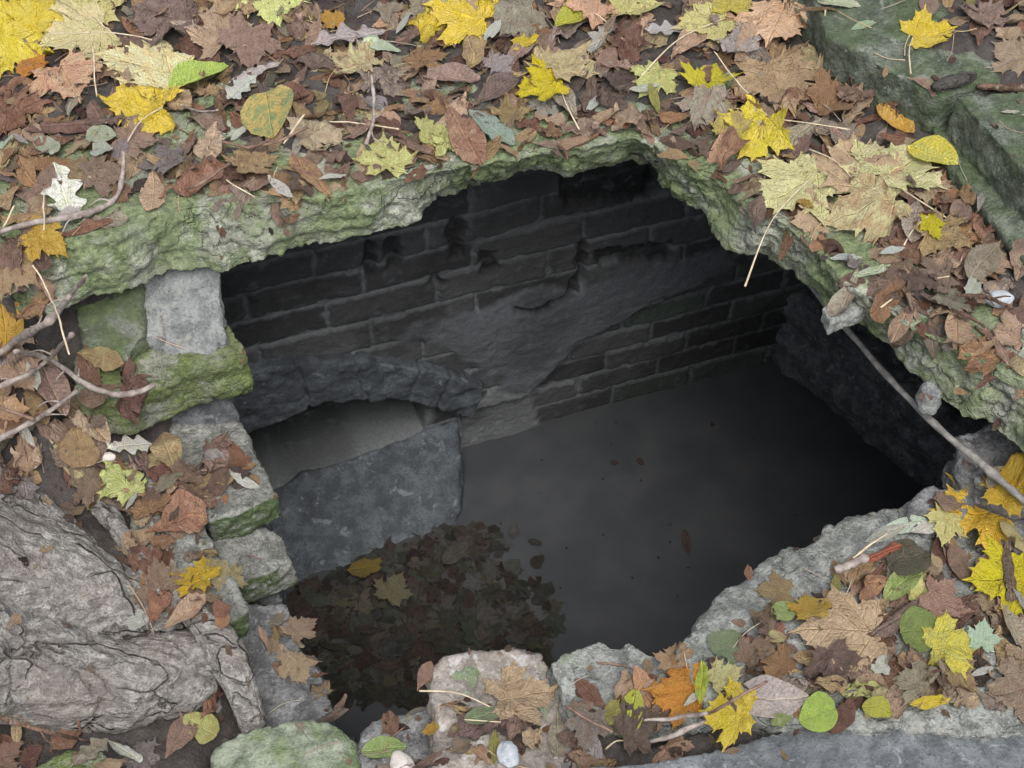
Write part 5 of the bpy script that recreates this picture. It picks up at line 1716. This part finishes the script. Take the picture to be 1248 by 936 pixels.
TG = 'twigs lying on the leaves'
lie([(-20, 290), (30, 275), (90, 264), (130, 250), (147, 228), (150, 184, .03)], [.006, .006, .006, .0055, .005, .004], M['twig'], 'twig', 'bent grey twig with upright tip lying over the white veined oak leaf', 'twig', TG)
lie([(18, 428, .02), (60, 438, .03), (95, 463, .03), (130, 478, .03), (160, 480, .04), (189, 468, .06)], [.005, .0055, .0055, .006, .006, .005], M['twig'], 'twig', 'pale curved twig pointing at the bright mossy block', 'twig', TG)
lie([(-20, 445, .02), (20, 415, .02), (60, 390, .03), (84, 362, .05), (106, 335, .08)], [.008, .008, .007, .006, .003], M['twig'], 'twig', 'thick grey twig rising toward the left end of the slab', 'twig', TG)
lie([(-20, 478, .02), (25, 460, .02), (58, 438, .03), (88, 408, .05)], [.005, .005, .0045, .004], M['twig'], 'twig', 'straight thin twig crossing under the pale curved twig', 'twig', TG)
lie([(-20, 545, .02), (30, 520, .02), (62, 500, .02), (95, 476, .03)], [.006, .006, .005, .004], M['twig'], 'twig', 'brown grey twig over the pale peach leaf at the picture edge', 'twig', TG)
lie([(-20, 490, .02), (10, 500, .02), (42, 512, .02)], [.004, .004, .004], M['brownstalk'], 'twig', 'short dark twig joining the brown grey one at the picture edge', 'twig', TG)
lie([(40, 322, .04), (58, 355, .03), (70, 385, .03), (85, 432, .03)], [.002, .0022, .0024, .0026], M['palestalk'], 'leaf_stalk', 'long straw coloured stalk crossing the thick grey twig', 'stalk', TG)
lie([(-10, 870, .01), (50, 890, .01), (110, 904, .0)], [.0045, .0045, .002], M['redbark'], 'twig', 'reddish brown stick below the tree root in the corner', 'twig', TG)
lie([(1018, 695, 0), (1036, 688, 0), (1058, 678, .01)], [.009, .009, .007], M['twig'], 'stick', 'short thick grey stick beside the red rolled leaf', 'stick', TG)
lie([(1040, 680, .01), (1060, 664, .02), (1080, 650, .02)], [.003, .0025, .002], M['palestalk'], 'leaf_stalk', 'thin pale stalk rising from the short thick grey stick', 'stalk', TG)
lie([(1165, 358, .01), (1200, 362, .01), (1235, 375, .01)], [.0025, .0045, .002], M['redbark'], 'twig', 'brown stick just below the pale oval pebble', 'twig', TG)
lie([(1160, 375, .01), (1180, 385, .01), (1200, 398, .01)], [.002, .004, .002], M['redbark'], 'twig', 'dark brown stick nearer the slab edge than the other', 'twig', TG)
lie([(1188, 398, 0), (1212, 416, 0)], [.003, .003], M['brownstalk'], 'twig', 'tiny brown stick at the end of the leaf heap on the slab', 'twig', TG)
lie([(792, 905, .01), (830, 892, .01), (868, 876, .01)], [.003, .0055, .002], M['twig'], 'stick', 'pale grey stick between the upright green leaf and the yellow maple', 'stick', TG)
lie([(785, 878, .01), (830, 874, .01), (862, 868, .01)], [.002, .005, .003], M['twig'], 'stick', 'grey bark stick under the orange maple leaf on the ledge', 'stick', TG)
lie([(855, 905 - 30, .01), (890, 855, .02), (935, 830, .02)], [.003, .003, .0025], M['brownstalk'], 'leaf_stalk', 'dark stalk left of the broad pale pinkish leaf', 'stalk', TG)
lie([(345, 175, .01), (372, 140, .05)], [.003, .0025], M['palestalk'], 'leaf_stalk', 'pale stalk standing up beside the light tan crumpled maple', 'stalk', TG)
lie([(270, 172, .01), (320, 178, .01), (375, 155, .01)], [.003, .003, .003], M['brownstalk'], 'twig', 'thin brown twig in front of the yellow and green round leaf', 'twig', TG)
lie([(452, 92, .03), (456, 120, .03), (454, 150, .02), (446, 175, .01)], [.0025, .003, .004, .004], M['twig'], 'twig', 'upright curved grey twig behind the pale lemon edge maple', 'twig', TG)
lie([(400, 148, .02), (440, 150, .02), (485, 158, .02)], [.002, .002, .0025], M['palestalk'], 'leaf_stalk', 'long pale stalk above the pale lemon edge maple', 'stalk', TG)
lie([(870, 62, .02), (895, 95, .02), (918, 120, .01)], [.002, .002, .0025], M['palestalk'], 'leaf_stalk', 'white stalk crossing between the lemon maple and the wide tan maple', 'stalk', TG)
lie([(110, 38, .02), (114, 80, .02), (118, 118, .01)], [.002, .002, .002], M['palestalk'], 'leaf_stalk', 'upright straw stalk between the two cream maple leaves', 'stalk', TG)
lie([(60, 42, .02), (130, 40, .02), (185, 48, .02)], [.002, .002, .002], M['palestalk'], 'leaf_stalk', 'level straw stalk above the mottled cream maple', 'stalk', TG)
lie([(220, 128, .01), (245, 136, .01), (265, 134, .01)], [.002, .0025, .002], M['twig'], 'twig', 'thin grey twig just below the fresh green folded leaf', 'twig', TG)
lie([(280, 200, .01), (245, 222, .01), (225, 230, .01)], [.003, .003, .002], M['brownstalk'], 'twig', 'brown twig running into the wavy red brown leaf', 'twig', TG)
lie([(275, 220, .0), (310, 240, .0)], [.0018, .0018], M['palestalk'], 'leaf_stalk', 'fine pale stalk on the moss under the tan edge maple', 'stalk', TG)
lie([(53, 230, .01), (55, 280, .01)], [.0022, .0022], M['palestalk'], 'leaf_stalk', 'short straw stalk left of the white veined oak leaf', 'stalk', TG)
lie([(3, 278, .02), (18, 250, .03)], [.003, .002], M['palestalk'], 'leaf_stalk', 'pale stalk poking up at the picture edge by the bent twig', 'stalk', TG)
lie([(690, 860, .01), (720, 878, .01), (748, 892, .0)], [.002, .0025, .002], M['brownstalk'], 'twig', 'thin dark twig on the seam behind the upright green leaf', 'twig', TG)
lie([(728, 806, .0), (760, 812, .0), (790, 822, .0)], [.002, .002, .002], M['brownstalk'], 'twig', 'fine dark twig on the low wavy grey stone', 'twig', TG)
lie([(1136, 108, .01), (1160, 100, .015), (1188, 92, .01)], [.006, .013, .006], M['darkbark'], 'bark_strip', 'dark crumbly bark strip lying on the joint of the kerb stones', 'bark', None, wig=.006)
lie([(1190, 105, .0), (1220, 106, .0), (1270, 108, .0)], [.005, .009, .008], M['redbark'], 'bark_strip', 'reddish bark strip lying on the back kerb joint at the border', 'bark', None, wig=.004)

for tw in [o for o in COL.objects if o.name.startswith('twig') and o.dimensions.length > 0.12]:
    vs = [tw.matrix_world @ v.co if False else tw.location + v.co for v in tw.data.vertices]
    rs = random.Random(len(vs) + int(abs(tw.location.x) * 1000))
    for q in range(2):
        base = vs[int(len(vs) * rs.uniform(.25, .8))]
        an = rs.uniform(0, 6.28)
        L = rs.uniform(.025, .06)
        e1 = base + Vector((math.cos(an) * L * .5, math.sin(an) * L * .5, rs.uniform(.0, .012)))
        e2 = base + Vector((math.cos(an + .35) * L, math.sin(an + .35) * L, rs.uniform(-.004, .02)))
        p, rr = smooth_path([base, e1, e2], [.0022, .0017, .0010], 5)
        Vs, Fs = tube_arrays(p, rr, 6)
        mesh_obj('side_shoot', np.array(Vs), Fs, tw.data.materials[0], parent=tw)

# ================================================================== leaves down in the water
def heap():
    r = random.Random(44)
    reg = np.array([[P(a, b, ZW).x, P(a, b, ZW).y] for a, b in [(330, 740), (420, 690), (500, 662), (558, 640), (590, 650), (625, 695), (675, 765), (655, 815), (610, 840), (540, 850), (470, 858), (440, 850), (400, 860), (350, 830)]])
    AV, AF, AU, A1, A2, o = [], [], [], [], [], 0
    n = 0
    while n < 1000:
        x, y = r.uniform(*np.sort(reg[[reg[:, 0].argmin(), reg[:, 0].argmax()], 0])), r.uniform(reg[:, 1].min(), reg[:, 1].max())
        d = sdf([[x, y]], reg)[0]
        if d > 0.12 or r.random() < min(.97, max(0, (d + .12) / .17)):
            continue
        kind = r.choice('MMCFB')
        sd = r.randrange(10 ** 6)
        V, F, uv = leaf_shape(kind, r.choice(['flat', 'flat', 'curl']), False, sd)
        V = V * r.uniform(.03, .070)
        a = r.uniform(0, 6.28)
        c, s = math.cos(a), math.sin(a)
        hh = ZW + 0.003 + min(0.032, 0.2 * max(0, -d)) * r.random()
        V[:, 2] += r.gauss(0, .35) * V[:, 0] + r.gauss(0, .35) * V[:, 1]
        W = np.column_stack([V[:, 0] * c - V[:, 1] * s + x, V[:, 0] * s + V[:, 1] * c + y, V[:, 2] * .55 + hh])
        cc = leaf_colours(r.choice(['wetbrown', 'wetgrey', 'wetgrey', 'wetgreen', 'dark', 'darkolive']), len(W), sd)
        AV.append(W); AU.append(uv); fd = r.uniform(.45, 1.0)
        A1.append(cc['leafcol'] * fd); A2.append(cc['leafcol2'] * fd)
        AF += [[i + o for i in f] for f in F]
        o += len(W)
        n += 1
    for k in range(36):
        wx, wy = P(r.uniform(560, 1120), r.uniform(460, 790), ZW).xy
        V, F, uv = leaf_shape('F', 'flat', False, r.randrange(10 ** 6))
        V = V * r.choice([.006, .008, .010, .022])
        W = np.column_stack([V[:, 0] + wx, V[:, 1] + wy, V[:, 2] * .3 + ZW + .002])
        cc = leaf_colours(r.choice(['wetgrey', 'dark', 'dark']), len(W), k)
        AV.append(W); AU.append(uv); A1.append(cc['leafcol']); A2.append(cc['leafcol2'])
        AF += [[i + o for i in f] for f in F]
        o += len(W)
    ob = mesh_obj('sunken_leaves', np.concatenate(AV), AF, M['feather'], col={'leafcol': np.concatenate(A1), 'leafcol2': np.concatenate(A2)}, uv=np.concatenate(AU), origin=(0, 0, 0))
    tag(ob, 'heap of dark sodden leaves lying in the water below the niche', 'leaf heap', kind='stuff')


heap()


def wet(kind, px, py, deg, ln, pal, z, label, seed):
    yaw, size = pix_dir(px, py, z, deg, ln)
    V, F, uv = leaf_shape(kind, 'flat', True, seed)
    V = V * size
    a = yaw - math.pi / 2
    c, s = math.cos(a), math.sin(a)
    p = P(px, py, z)
    W = np.column_stack([V[:, 0] * c - V[:, 1] * s + p.x, V[:, 0] * s + V[:, 1] * c + p.y, V[:, 2] * .5 + z])
    o = mesh_obj(LNAME[kind], W, F, M['maple' if kind == 'M' else 'feather'], col=leaf_colours(pal, len(W), seed), uv=uv)
    tag(o, label, 'leaf', 'sodden leaves on the water')


wet('M', 480, 716, 60, 36, 'wetolive', ZW + .048, 'olive maple leaf on top of the sodden heap in the water', 2001)
wet('F', 442, 692, 10, 46, 'wetgold', ZW + .045, 'dull gold scrap at the back of the sodden heap by the sill', 2002)
wet('B', 553, 676, 40, 40, 'wetbrown', ZW + .04, 'brownish leaf at the niche end of the sodden heap', 2003)
wet('E', 837, 662, 100, 30, 'dark', ZW + .006, 'black leaflet floating alone in the open dark water', 2004)
wet('F', 748, 564, 20, 12, 'dark', ZW + .006, 'tiny black scrap floating near the far brick wall', 2005)
wet('F', 780, 563, 120, 12, 'dark', ZW + .006, 'second tiny black scrap floating right of the other', 2006)
